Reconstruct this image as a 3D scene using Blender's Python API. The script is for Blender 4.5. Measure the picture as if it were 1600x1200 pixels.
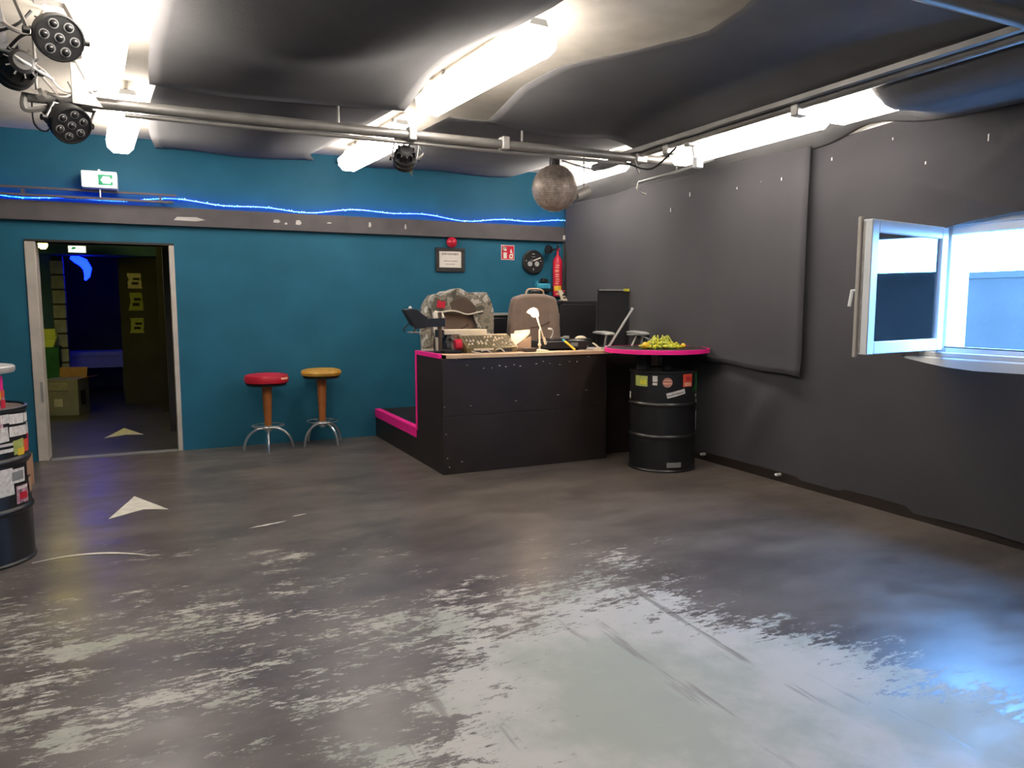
import bpy, bmesh, math, random
from mathutils import Vector, Matrix, Quaternion
R = math.radians
rnd = random.Random(7)
sc = bpy.context.scene
for o in list(bpy.data.objects): bpy.data.objects.remove(o)
COL = sc.collection

# ------------------------------------------------------------------ camera
F = 1165.0; PITCH = R(6.1); YAW = R(25.6)
cd = bpy.data.cameras.new('camera'); cam = bpy.data.objects.new('camera', cd); COL.objects.link(cam)
cd.sensor_width = 36.0; cd.lens = 36.0 * F / 1600.0; cd.clip_start = 0.05; cd.clip_end = 200
cam.location = (0, 0, 1.45); cam.rotation_euler = (R(90) - PITCH, 0, -YAW)
sc.camera = cam
# ------------------------------------------------------------------ world, exposure
w = bpy.data.worlds.new('sky'); sc.world = w; w.use_nodes = True
bg = w.node_tree.nodes['Background']; bg.inputs[0].default_value = (0.17, 0.45, 1.0, 1); bg.inputs[1].default_value = 72.0
sc.view_settings.view_transform = 'Standard'; sc.view_settings.look = 'None'
sc.view_settings.exposure = 0.15; sc.view_settings.gamma = 1.0; sc.view_settings.use_curve_mapping = False
LAMP = 20.0           # fluorescent diffuser strength

# ------------------------------------------------------------------ window portal (guides sky sampling only)
pl = bpy.data.lights.new('window_portal', 'AREA'); pl.shape = 'RECTANGLE'; pl.size = 0.85; pl.size_y = 0.95
pl.cycles.is_portal = True
po = bpy.data.objects.new('window_portal', pl); COL.objects.link(po)
po.location = (4.72, 2.72, 1.53); po.rotation_euler = (0, R(90), 0)

# ------------------------------------------------------------------ materials
MATS = {}
def mat(name, col, rough=0.55, metal=0.0, spec=0.5, var=0.12, vs=6.0, bump=0.0, bs=60.0, sheen=0.0, emit=None, es=0.0):
    m = bpy.data.materials.new(name); m.use_nodes = True
    nt = m.node_tree; b = nt.nodes['Principled BSDF']
    b.inputs['Roughness'].default_value = rough; b.inputs['Metallic'].default_value = metal
    b.inputs['Specular IOR Level'].default_value = spec
    if sheen:
        b.inputs['Sheen Weight'].default_value = sheen; b.inputs['Sheen Roughness'].default_value = 0.6
    tc = nt.nodes.new('ShaderNodeTexCoord')
    n = nt.nodes.new('ShaderNodeTexNoise'); n.inputs['Scale'].default_value = vs; n.inputs['Detail'].default_value = 5
    nt.links.new(tc.outputs['Object'], n.inputs['Vector'])
    r = nt.nodes.new('ShaderNodeMapRange'); r.inputs['From Min'].default_value = 0.3; r.inputs['From Max'].default_value = 0.7
    r.inputs['To Min'].default_value = 1 - var; r.inputs['To Max'].default_value = 1 + var
    nt.links.new(n.outputs['Fac'], r.inputs['Value'])
    mx = nt.nodes.new('ShaderNodeVectorMath'); mx.operation = 'SCALE'
    mx.inputs[0].default_value = col[:3]; nt.links.new(r.outputs[0], mx.inputs['Scale'])
    nt.links.new(mx.outputs[0], b.inputs['Base Color'])
    if bump:
        n2 = nt.nodes.new('ShaderNodeTexNoise'); n2.inputs['Scale'].default_value = bs; n2.inputs['Detail'].default_value = 4
        nt.links.new(tc.outputs['Object'], n2.inputs['Vector'])
        bp = nt.nodes.new('ShaderNodeBump'); bp.inputs['Strength'].default_value = bump; bp.inputs['Distance'].default_value = 0.01
        nt.links.new(n2.outputs['Fac'], bp.inputs['Height']); nt.links.new(bp.outputs[0], b.inputs['Normal'])
    if emit:
        b.inputs['Emission Color'].default_value = (*emit, 1); b.inputs['Emission Strength'].default_value = es
    MATS[name] = m
    return m

def emis(name, col, s): return mat(name, (0.8, 0.8, 0.8), 0.5, var=0, emit=col, es=s)

def glass(name, tint=(0.9, 0.96, 1.0)):
    m = bpy.data.materials.new(name); m.use_nodes = True; nt = m.node_tree
    nt.nodes.clear()
    out = nt.nodes.new('ShaderNodeOutputMaterial'); mix = nt.nodes.new('ShaderNodeMixShader')
    tr = nt.nodes.new('ShaderNodeBsdfTransparent'); tr.inputs[0].default_value = (*tint, 1)
    gl = nt.nodes.new('ShaderNodeBsdfGlossy'); gl.inputs['Roughness'].default_value = 0.01
    fr = nt.nodes.new('ShaderNodeFresnel'); fr.inputs[0].default_value = 1.75
    nt.links.new(fr.outputs[0], mix.inputs[0]); nt.links.new(tr.outputs[0], mix.inputs[1]); nt.links.new(gl.outputs[0], mix.inputs[2])
    nt.links.new(mix.outputs[0], out.inputs[0])
    return m

M = {}
M['blue'] = mat('blue_paint', (0.014, 0.113, 0.185), 0.62, spec=0.25, var=0.10, vs=2.5, bump=0.05, bs=30)
M['cream'] = mat('cream_plaster', (0.62, 0.57, 0.50), 0.8, var=0.08, bump=0.05)
M['white'] = mat('white_lacquer', (0.78, 0.80, 0.82), 0.35, var=0.03)
M['plaster'] = mat('white_render', (0.75, 0.76, 0.76), 0.85, var=0.08, vs=3)
M['frame'] = mat('worn_cream_frame', (0.47, 0.43, 0.38), 0.5, var=0.12)
M['beam'] = mat('grey_board', (0.085, 0.076, 0.082), 0.6, var=0.15, vs=5)
M['tear'] = mat('torn_pale_paper', (0.50, 0.47, 0.46), 0.8, var=0.1)
M['molton'] = mat('black_molton', (0.095, 0.091, 0.095), 0.95, spec=0.2, var=0.16, vs=2.0, bump=0.25, bs=240, sheen=0.12)
M['wallcloth'] = mat('charcoal_wall_cloth', (0.040, 0.038, 0.043), 0.9, spec=0.3, var=0.12, vs=1.6, bump=0.2, bs=240, sheen=0.12)
M['blackpaint'] = mat('black_painted_wood', (0.019, 0.012, 0.009), 0.5, var=0.25, vs=4, bump=0.06, bs=20)
M['pink'] = mat('neon_pink_paint', (0.90, 0.012, 0.27), 0.5, var=0.04)
M['wood'] = mat('pale_pine', (0.55, 0.38, 0.24), 0.5, var=0.12, vs=12)
M['orangewood'] = mat('orange_beech', (0.40, 0.135, 0.035), 0.4, var=0.12, vs=10)
M['redvinyl'] = mat('red_vinyl', (0.46, 0.012, 0.030), 0.38, var=0.08)
M['mustard'] = mat('mustard_vinyl', (0.50, 0.27, 0.035), 0.42, var=0.14, vs=18)
M['chrome'] = mat('brushed_chrome', (0.55, 0.57, 0.58), 0.28, metal=0.9, var=0.05)
M['steel'] = mat('dark_steel_pipe', (0.24, 0.23, 0.22), 0.42, metal=0.5, var=0.15)
M['zinc'] = mat('zinc_bracket', (0.42, 0.40, 0.38), 0.45, metal=0.5, var=0.15, vs=20)
M['black'] = mat('black_plastic', (0.012, 0.012, 0.013), 0.42, var=0.1)
M['blackmatt'] = mat('black_matt', (0.010, 0.010, 0.011), 0.8, var=0.1)
M['drum'] = mat('black_drum_paint', (0.010, 0.010, 0.011), 0.36, var=0.2, vs=5, bump=0.04, bs=25)
M['grey'] = mat('grey_metal', (0.22, 0.22, 0.22), 0.45, var=0.1)
M['silver'] = mat('silver_plastic', (0.50, 0.49, 0.47), 0.38, metal=0.3, var=0.06)
M['paper'] = mat('paper', (0.72, 0.66, 0.60), 0.8, var=0.05)
M['ink'] = mat('grey_ink', (0.30, 0.26, 0.25), 0.8, var=0.1)
M['upholstery'] = mat('taupe_upholstery', (0.215, 0.150, 0.115), 0.92, var=0.10, vs=9, bump=0.3, bs=300, sheen=0.2)
M['seam'] = mat('dark_seam', (0.085, 0.058, 0.045), 0.9)
M['strap'] = mat('off_white_strap', (0.52, 0.47, 0.40), 0.85, var=0.1)
M['red'] = mat('signal_red', (0.52, 0.012, 0.040), 0.35, var=0.06)
M['yellow'] = mat('yellow_plastic', (0.72, 0.46, 0.02), 0.45, var=0.08)
M['lime'] = mat('lime_yellow', (0.60, 0.56, 0.03), 0.7, var=0.3, vs=30)
M['cyan'] = mat('cyan_plastic', (0.05, 0.36, 0.52), 0.45, var=0.2, vs=30)
M['card'] = mat('brown_cardboard', (0.34, 0.19, 0.115), 0.85, var=0.12)
M['green'] = mat('green_tape', (0.015, 0.17, 0.04), 0.6, var=0.2)
M['olive'] = mat('olive_sticker', (0.32, 0.36, 0.09), 0.6, var=0.15, vs=40)
M['orange'] = mat('orange_red_sticker', (0.62, 0.07, 0.03), 0.6, var=0.12)
M['peach'] = mat('peach_sticker', (0.75, 0.36, 0.22), 0.6, var=0.1)
M['rose'] = mat('dusty_rose_sticker', (0.40, 0.18, 0.15), 0.6, var=0.2, vs=60)
M['whitestick'] = mat('white_sticker', (0.58, 0.55, 0.52), 0.6, var=0.22, vs=45)
M['mixstick'] = mat('pink_grey_sticker', (0.36, 0.20, 0.24), 0.6, var=0.6, vs=40)
M['arrow'] = mat('white_floor_paint', (0.60, 0.57, 0.49), 0.6, var=0.12, vs=14)
M['brass'] = mat('brassy_panel', (0.17, 0.13, 0.05), 0.4, metal=0.35, var=0.3, vs=50)
M['ivory'] = mat('ivory_plastic', (0.66, 0.57, 0.43), 0.5, var=0.06)
M['screen'] = mat('dark_screen', (0.02, 0.02, 0.024), 0.25, var=0.05)
M['lensglass'] = mat('dark_lens', (0.02, 0.02, 0.022), 0.06, var=0.02)
M['fluo'] = emis('fluorescent_diffuser', (1.0, 0.915, 0.815), LAMP)
M['led'] = emis('blue_led', (0.0, 0.035, 1.0), 14.0)
M['ledhot'] = emis('blue_led_core', (0.06, 0.45, 1.0), 2.6)
M['tubeyellow'] = emis('yellow_tube', (1.0, 0.84, 0.10), 42.0)
M['uv'] = emis('uv_lamp', (0.0008, 0.006, 1.0), 24.0)
M['exitwhite'] = emis('exit_panel_white', (0.85, 1.0, 0.93), 1.1)
M['exitgreen'] = mat('exit_green', (0.01, 0.22, 0.10), 0.5, emit=(0.01, 0.30, 0.13), es=0.55)
M['bulb'] = emis('warm_bulb', (1.0, 0.72, 0.42), 30.0)
M['glass'] = glass('window_glass')
M['hallwall'] = mat('hall_grey_paint', (0.060, 0.060, 0.058), 0.8, var=0.08)
M['halldark'] = mat('hall_dark_paint', (0.026, 0.026, 0.027), 0.7, var=0.25, vs=3)
M['hallfloor'] = mat('hall_floor_paint', (0.042, 0.041, 0.039), 0.45, var=0.3, vs=2)
M['hallblue'] = mat('hall_blue_paint', (0.05, 0.14, 0.34), 0.7, var=0.1)
M['brick'] = mat('painted_brick', (0.35, 0.38, 0.50), 0.85, var=0.2, vs=12, bump=0.3, bs=60)
M['benchblue'] = mat('blue_bench', (0.22, 0.26, 0.62), 0.6, var=0.05)
M['limebox'] = mat('lime_plastic_tub', (0.70, 0.82, 0.20), 0.5, var=0.06)
M['darkgreen'] = mat('dark_green_cloth', (0.02, 0.12, 0.06), 0.9, var=0.2)
M['concrete'] = mat('outside_concrete', (0.030, 0.028, 0.026), 0.9, var=0.22, vs=1.4, bump=0.3, bs=10)
M['asphalt'] = mat('outside_ground', (0.04, 0.04, 0.04), 0.95)

def camo():
    m = mat('grey_camouflage_cloth', (0.3, 0.27, 0.22), 0.95, sheen=0.2)
    nt = m.node_tree; b = nt.nodes['Principled BSDF']; tc = nt.nodes['Texture Coordinate']
    n = nt.nodes.new('ShaderNodeTexNoise'); n.inputs['Scale'].default_value = 10; n.inputs['Detail'].default_value = 2
    nt.links.new(tc.outputs['Object'], n.inputs['Vector'])
    r = nt.nodes.new('ShaderNodeValToRGB'); r.color_ramp.interpolation = 'CONSTANT'
    e = r.color_ramp.elements; e[0].position = 0; e[0].color = (0.085, 0.08, 0.062, 1); e[1].position = 0.44; e[1].color = (0.23, 0.205, 0.16, 1)
    a = e.new(0.54); a.color = (0.15, 0.14, 0.115, 1); a = e.new(0.61); a.color = (0.40, 0.37, 0.33, 1)
    nt.links.new(n.outputs['Fac'], r.inputs[0]); nt.links.new(r.outputs[0], b.inputs['Base Color'])
    return m
M['camo'] = camo()

def floor_mat():
    m = bpy.data.materials.new('worn_black_floor'); m.use_nodes = True; nt = m.node_tree; N = nt.nodes; L = nt.links
    b = N['Principled BSDF']
    g = N.new('ShaderNodeNewGeometry'); sx = N.new('ShaderNodeSeparateXYZ'); L.new(g.outputs['Position'], sx.inputs[0])
    def mp(scale, rot=0.0):
        k = N.new('ShaderNodeMapping'); k.inputs['Scale'].default_value = scale; k.inputs['Rotation'].default_value = (0, 0, rot)
        L.new(g.outputs['Position'], k.inputs[0]); return k
    def noise(scale, s, detail=8, rough=0.6, rot=0.0):
        n = N.new('ShaderNodeTexNoise'); n.inputs['Scale'].default_value = s; n.inputs['Detail'].default_value = detail; n.inputs['Roughness'].default_value = rough
        L.new(mp(scale, rot).outputs[0], n.inputs['Vector']); return n.outputs['Fac']
    def mr(v, a, c, d, e, smooth=True):
        k = N.new('ShaderNodeMapRange'); k.interpolation_type = 'SMOOTHSTEP' if smooth else 'LINEAR'
        for i, x in zip(('From Min', 'From Max', 'To Min', 'To Max'), (a, c, d, e)): k.inputs[i].default_value = x
        L.new(v, k.inputs['Value']); return k.outputs[0]
    def op(o, a, c):
        k = N.new('ShaderNodeMath'); k.operation = o
        for i, x in enumerate((a, c)):
            if isinstance(x, (int, float)): k.inputs[i].default_value = x
            else: L.new(x, k.inputs[i])
        return k.outputs[0]
    X, Y = sx.outputs['X'], sx.outputs['Y']
    # how worn each area is: trodden dance floor in the middle, paint still whole towards the walls
    dy = mr(Y, 1.0, 6.4, 1.0, 0.0); dx = mr(X, 2.1, 3.6, 1.0, 0.0); dl = mr(X, -1.2, 1.4, 0.50, 1.0)
    hot = op('MULTIPLY', mr(Y, 2.0, 3.4, 1.0, 0.0), mr(X, 0.7, 1.8, 0.0, 1.0))
    band = op('MULTIPLY', mr(Y, 1.8, 3.1, 0.45, 1.0), mr(Y, 4.0, 6.1, 1.0, 0.05)); wl = mr(X, 0.0, 1.1, 1.0, 0.0)
    right = op('ADD', op('MULTIPLY', dy, dx), op('MULTIPLY', op('MULTIPLY', hot, dx), 0.20))
    den = op('ADD', op('MULTIPLY', op('MULTIPLY', wl, band), 0.63), op('MULTIPLY', op('SUBTRACT', 1.0, wl), right))
    streak = noise((0.66, 1.6, 1), 4.4, 14, 0.74, R(8)); patch = noise((0.8, 1.15, 1), 1.15, 6, 0.60)
    fine = noise((1.0, 3.0, 1), 13.0, 10, 0.80, R(10))
    v = op('ADD', op('ADD', op('MULTIPLY', op('SUBTRACT', streak, 0.5), 1.0), op('MULTIPLY', op('SUBTRACT', patch, 0.5), 0.95)), op('MULTIPLY', op('SUBTRACT', fine, 0.5), 1.25))
    v = op('ADD', v, op('MULTIPLY', op('SUBTRACT', den, 0.68), 0.72))
    wear = mr(v, 0.0, 0.055, 0.0, 1.0)
    # long dark scrapes across the bare patch
    sc1 = noise((3.2, 0.30, 1), 2.6, 4, 0.6, R(3)); wear = op('MULTIPLY', wear, mr(sc1, 0.585, 0.66, 1.0, 0.4))
    spots = noise((1, 2.2, 1), 9.0, 3, 0.5); sp = op('MULTIPLY', mr(spots, 0.735, 0.76, 0.0, 1.0), 0.8); wear = op('MAXIMUM', wear, sp)
    paint = N.new('ShaderNodeMix'); paint.data_type = 'RGBA'
    paint.inputs[6].default_value = (0.072, 0.059, 0.053, 1); paint.inputs[7].default_value = (0.125, 0.104, 0.090, 1)
    L.new(mr(noise((1, 1.6, 1), 1.1, 6, 0.65), 0.35, 0.65, 0, 1), paint.inputs[0])
    bare = N.new('ShaderNodeMix'); bare.data_type = 'RGBA'
    bare.inputs[6].default_value = (0.30, 0.305, 0.245, 1); bare.inputs[7].default_value = (0.42, 0.39, 0.335, 1)
    L.new(mr(noise((1, 1, 1), 1.6, 6, 0.6), 0.4, 0.6, 0, 1), bare.inputs[0])
    col = N.new('ShaderNodeMix'); col.data_type = 'RGBA'
    L.new(wear, col.inputs[0]); L.new(paint.outputs[2], col.inputs[6]); L.new(bare.outputs[2], col.inputs[7])
    L.new(col.outputs[2], b.inputs['Base Color'])
    L.new(op('ADD', op('MULTIPLY', wear, 0.22), mr(noise((1, 2, 1), 3, 4), 0.3, 0.7, 0.28, 0.40)), b.inputs['Roughness'])
    bp = N.new('ShaderNodeBump'); bp.inputs['Strength'].default_value = 0.12; bp.inputs['Distance'].default_value = 0.004
    L.new(op('SUBTRACT', op('MULTIPLY', fine, 0.3), wear), bp.inputs['Height']); L.new(bp.outputs[0], b.inputs['Normal'])
    return m
M['floor'] = floor_mat()

# ------------------------------------------------------------------ mesh helpers
class MB:
    def __init__(s): s.v = []; s.f = []
    def add(s, vs, fs):
        o = len(s.v); s.v += [tuple(v) for v in vs]; s.f += [tuple(i + o for i in f) for f in fs]; return s
    def box(s, x0, x1, y0, y1, z0, z1, mx=None):
        vs = [Vector((x, y, z)) for x in (x0, x1) for y in (y0, y1) for z in (z0, z1)]
        if mx: vs = [mx @ v for v in vs]
        return s.add(vs, [(0, 1, 3, 2), (4, 6, 7, 5), (0, 4, 5, 1), (2, 3, 7, 6), (0, 2, 6, 4), (1, 5, 7, 3)])
    def bar(s, p, q, wd, th, up=(0, 0, 1)):
        p = Vector(p); q = Vector(q); d = (q - p).normalized(); u = Vector(up)
        a = d.cross(u)
        if a.length < 1e-4: a = d.cross(Vector((1, 0, 0)))
        a.normalize(); b = a.cross(d)
        vs = [e + a * i * wd / 2 + b * j * th / 2 for e in (p, q) for i, j in ((-1, -1), (1, -1), (1, 1), (-1, 1))]
        return s.add(vs, [(0, 3, 2, 1), (4, 5, 6, 7), (0, 1, 5, 4), (1, 2, 6, 5), (2, 3, 7, 6), (3, 0, 4, 7)])
    def tube(s, pts, r, n=8, closed=False, cap=True):
        P = [Vector(p) for p in pts]; k = len(P); rs = r if isinstance(r, (list, tuple)) else [r] * k
        ring = []; prev = None
        for i in range(k):
            if closed: d = P[(i + 1) % k] - P[i - 1]
            else: d = P[min(i + 1, k - 1)] - P[max(i - 1, 0)]
            d.normalize()
            if prev is None:
                a = d.orthogonal().normalized()
            else:
                a = prev - d * prev.dot(d)
                a = a.normalized() if a.length > 1e-5 else d.orthogonal().normalized()
            prev = a; b = d.cross(a)
            ring.append([P[i] + (a * math.cos(t) + b * math.sin(t)) * rs[i] for t in [2 * math.pi * j / n for j in range(n)]])
        vs = [v for q in ring for v in q]; fs = []
        for i in range(k if closed else k - 1):
            i2 = (i + 1) % k
            for j in range(n): fs.append((i * n + j, i * n + (j + 1) % n, i2 * n + (j + 1) % n, i2 * n + j))
        if not closed and cap: fs += [tuple(range(n))[::-1], tuple((k - 1) * n + j for j in range(n))]
        return s.add(vs, fs)
    def cyl(s, p, q, r0, r1=None, n=20): return s.tube([p, q], [r0, r0 if r1 is None else r1], n)
    def lathe(s, prof, n=32, mx=None):
        vs = []; fs = []; k = len(prof)
        for r, z in prof:
            for j in range(n):
                t = 2 * math.pi * j / n; v = Vector((r * math.cos(t), r * math.sin(t), z)); vs.append(mx @ v if mx else v)
        for i in range(k - 1):
            for j in range(n): fs.append((i * n + j, i * n + (j + 1) % n, (i + 1) * n + (j + 1) % n, (i + 1) * n + j))
        fs += [tuple(range(n))[::-1], tuple((k - 1) * n + j for j in range(n))]
        return s.add(vs, fs)
    def ring(s, prof, n=56):
        k = len(prof); vs = [(r * math.cos(ang(j / n)), r * math.sin(ang(j / n)), z) for r, z in prof for j in range(n)]
        return s.add(vs, [(i * n + j, i * n + (j + 1) % n, ((i + 1) % k) * n + (j + 1) % n, ((i + 1) % k) * n + j) for i in range(k) for j in range(n)])
    def prism(s, poly, a, b, axis='y'):
        # poly in the plane normal to axis, extruded from a to b
        def pt(u, v, t): return {'y': (u, t, v), 'x': (t, u, v), 'z': (u, v, t)}[axis]
        n = len(poly); vs = [pt(u, v, a) for u, v in poly] + [pt(u, v, b) for u, v in poly]
        return s.add(vs, [tuple(range(n)), tuple(range(n, 2 * n))[::-1]] + [(i, n + i, n + (i + 1) % n, (i + 1) % n) for i in range(n)])
    def sphere(s, c, r, n=16, m=10, sc=(1, 1, 1)):
        prof = [(max(1e-4, r * math.sin(math.pi * i / m)), -r * math.cos(math.pi * i / m)) for i in range(m + 1)]
        return s.lathe(prof, n, Matrix.Translation(c) @ Matrix.Diagonal((*sc, 1)))
    def grid(s, fn, nu, nv):
        vs = [fn(i / nu, j / nv) for i in range(nu + 1) for j in range(nv + 1)]
        return s.add(vs, [(i * (nv + 1) + j, (i + 1) * (nv + 1) + j, (i + 1) * (nv + 1) + j + 1, i * (nv + 1) + j + 1) for i in range(nu) for j in range(nv)])
    def mesh(s, name, smooth=True, ang=35):
        me = bpy.data.meshes.new(name); me.from_pydata(s.v, [], s.f)
        bm = bmesh.new(); bm.from_mesh(me); bmesh.ops.recalc_face_normals(bm, faces=bm.faces); bm.to_mesh(me); bm.free()
        if smooth:
            me.shade_smooth(); me.set_sharp_from_angle(angle=R(ang))
        return me

def obj(name, mb, m, parent=None, loc=(0, 0, 0), rot=(0, 0, 0), label=None, bevel=0, solid=0, seg=2, kind=None):
    me = mb if isinstance(mb, bpy.types.Mesh) else mb.mesh(name)
    o = bpy.data.objects.new(name, me); COL.objects.link(o)
    if not me.materials: me.materials.append(M[m] if isinstance(m, str) else m)
    o.location = loc; o.rotation_euler = rot
    if parent: o.parent = parent
    if label: o['label'] = label
    if kind: o['kind'] = kind
    if solid:
        k = o.modifiers.new('thickness', 'SOLIDIFY'); k.thickness = solid; k.offset = 0
    if bevel:
        k = o.modifiers.new('bevel', 'BEVEL'); k.width = bevel; k.segments = seg; k.limit_method = 'ANGLE'; k.angle_limit = R(40)
    return o
def tag(o, label, cat, group=None):
    o['label'] = label; o['category'] = cat
    if group: o['group'] = group
    return o
def thing(name, label, cat, loc=(0, 0, 0), rz=0.0, group=None, q=None):
    o = bpy.data.objects.new(name, None); COL.objects.link(o); o.empty_display_size = 0.1
    o.location = loc
    if q is not None: o.rotation_mode = 'QUATERNION'; o.rotation_quaternion = q
    else: o.rotation_euler = (0, 0, rz)
    return tag(o, label, cat, group)
def struct(name, mb, m, **k): return obj(name, mb, m, kind='structure', **k)
def sempty(name, loc=(0, 0, 0), rz=0):
    o = bpy.data.objects.new(name, None); COL.objects.link(o); o.location = loc; o.rotation_euler = (0, 0, rz); o['kind'] = 'structure'; return o
def copy_tree(o, parent=None):
    c = o.copy(); COL.objects.link(c); c.parent = parent
    for ch in list(o.children): copy_tree(ch, c)
    return c
def B(*a): return MB().box(*a)
def ang(t): return 2 * math.pi * t

# ------------------------------------------------------------------ dimensions
XL, XR, YF, YB, ZC = -3.5, 4.63, -2.9, 8.03, 3.0
# ================================================================== ROOM SHELL
floor = struct('floor', MB().box(XL - .2, XR + .2, YF - .2, YB, -0.15, 0), 'floor')
struct('floor_hall', B(-3.0, 3.0, YB, 15.2, -0.15, 0), 'hallfloor')
DX0, DX1, DZ = -1.02, 0.21, 2.015
struct('wall_back', MB().box(XL - .2, DX0, YB, YB + .2, 0, ZC).box(DX1, XR + .25, YB, YB + .2, 0, ZC).box(DX0, DX1, YB, YB + .2, DZ, ZC), 'blue')
WY0, WY1, WZ0, WZ1 = 2.26, 3.22, 1.12, 1.95
struct('wall_right', MB().box(XR, XR + .3, WY1, YB, 0, ZC).box(XR, XR + .3, YF - .2, WY0, 0, ZC)
       .box(XR, XR + .3, WY0, WY1, 0, WZ0).box(XR, XR + .3, WY0, WY1, WZ1, ZC), 'plaster')
struct('wall_left', B(XL - .2, XL, YF - .2, YB, 0, ZC), 'blue')
struct('wall_front', B(XL, XR, YF - .2, YF, 0, ZC), 'blue')
struct('ceiling', B(XL - .2, XR + .3, YF - .2, YB + .2, ZC, ZC + .15), 'cream')
struct('baseboard_right', MB().bar((XR - .030, YF, .04), (XR - .030, YB, .04), .03, .08), 'blackpaint')

# door frame
d = sempty('door_1')
obj('left_post', B(DX0, DX0 + .085, YB - .015, YB + .22, 0.0, DZ), 'frame', d, bevel=.006)
obj('strike_plate', B(DX0 + .055, DX0 + .075, YB - .02, YB - .01, .55, .74), 'grey', d)
obj('right_post', B(DX1 - .045, DX1, YB - .012, YB + .22, 0.0, DZ), 'frame', d, bevel=.006)
obj('head', B(DX0, DX1, YB - .01, YB + .22, DZ, DZ + .02), 'blackpaint', d)
obj('threshold', B(DX0 + .1, DX1 - .04, YB - .02, YB + .1, 0, .006), 'grey', d)

# painted arrows on the floor
def tri(pts, nm, lab):
    obj(nm, MB().prism(pts, 0.0005, 0.003, 'z'), 'arrow', floor, label=lab)
tri([(-.336, 5.636), (-.125, 5.80), (.033, 5.723), (-.192, 6.225)], 'floor_arrow', 'white painted arrowhead on the worn dark floor before the doorway')
tri([(-.542, 9.131), (-.34, 9.29), (-.162, 9.215), (-.37, 9.796)], 'floor_arrow', 'pale painted arrowhead on the floor inside the hallway')
# scraped arc in the floor paint
arc = [(-0.68 + .10 * t * 6, 4.88 - .012 * (t * 6 - 2) ** 2, .002) for t in [i / 14 for i in range(15)]]
arcm = MB()
for i in range(14):
    a, b = Vector(arc[i]), Vector(arc[i + 1]); wd = .028 * math.sin(math.pi * (i + .7) / 15)
    arcm.bar(a, b, max(wd, .006), .002)
obj('scrape_mark', arcm, 'arrow', floor)
stk = MB()
for (x, y, l, wd) in [(.50, 5.00, .24, .035), (.80, 5.16, .10, .02)]:
    n = 9
    top = [(x + l * i / n, y + l * .28 * i / n + wd * rnd.uniform(.2, .6) * math.sin(math.pi * i / n)) for i in range(n + 1)]
    bot = [(x + l * i / n, y + l * .28 * i / n - wd * rnd.uniform(.2, .6) * math.sin(math.pi * i / n)) for i in range(1, n)]
    stk.prism(top + bot[::-1], .0005, .002, 'z')
obj('scrape_mark', stk, 'arrow', floor, kind='stuff')

# ------------------------------------------------------------------ hallway behind the doorway
HC = 2.42
struct('wall_hall_left', B(-1.20, -1.08, YB + .2, 9.3, 0, HC), 'hallwall')
struct('wall_hall_blue', MB().box(-2.9, -1.19, 12.45, 12.55, 0, HC).box(-1.20, -1.08, 9.3, 9.36, 0, HC), 'hallblue')
struct('wall_hall_right', B(.23, .33, YB + .2, 12.3, 0, HC), 'halldark')
struct('wall_hall_facing', B(-.43, 2.8, 12.3, 12.45, 0, HC), 'halldark')
struct('wall_hall_end', B(-3.0, 2.8, 15.0, 15.2, 0, HC), 'halldark')
struct('wall_hall_side', MB().box(-3.0, -2.9, YB + .2, 15.0, 0, HC).box(2.7, 2.8, 12.45, 15, 0, HC), 'halldark')
struct('ceiling_hall', B(-3.0, 2.8, YB + .2, 15.2, HC, HC + .1), 'hallwall')
struct('trim_1', B(-1.45, .23, 11.9, 12.3, 2.13, HC), 'hallblue')
# brick column: each course its own brick
colm = sempty('trim_2', (-1.185, 12.35, 0))
obj('mortar_core', B(-.075, .065, -.06, .06, 0, 2.12), 'halldark', colm)
bm_ = B(-.085, .075, -.075, .065, 0, .182).mesh('brick')
for i in range(10): obj('brick', bm_, 'brick', colm, loc=(rnd.uniform(-.004, .004), rnd.uniform(-.006, .002), .02 + i * .206), bevel=.008)
# right hand pillars inside the hall
struct('trim_3', B(.12, .23, 9.3, 9.5, 0, HC), 'halldark')
struct('trim_4', B(.07, .23, 11.1, 11.35, 0, HC), 'blackmatt')

t = thing('tube_light', 'glowing yellow fluorescent tube under the hallway ceiling', 'light', (-1.13, 9.85, 2.235))
obj('housing', B(-.05, .05, -.35, .55, -.04, .0), 'white', t, bevel=.006); obj('hanger', B(-.02, .02, 0, .2, 0, HC - 2.235), 'white', t)
obj('tube', MB().cyl((0, -.33, -.09), (0, .53, -.09), .05, n=12), 'tubeyellow', t)
obj('end_cap', B(-.03, .03, -.36, -.33, -.14, -.02), 'white', t); obj('end_cap', B(-.03, .03, .53, .56, -.14, -.02), 'white', t)
t = thing('exit_sign', 'small lit white exit sign box hanging in the hallway', 'sign', (-.83, 11.0, 2.14))
obj('case', B(-.105, .105, -.02, .03, -.045, .05), 'grey', t, bevel=.006)
obj('hanger', MB().cyl((0, 0, .05), (0, 0, .28), .008), 'grey', t)
obj('panel', B(-.095, .095, -.026, -.019, -.038, .042), 'exitwhite', t)
obj('pictogram', MB().box(-.05, -.015, -.029, -.026, .0, .03).box(-.005, .05, -.029, -.026, .006, .012).box(-.06, -.05, -.029, -.026, -.01, .02), 'exitgreen', t)
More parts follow.
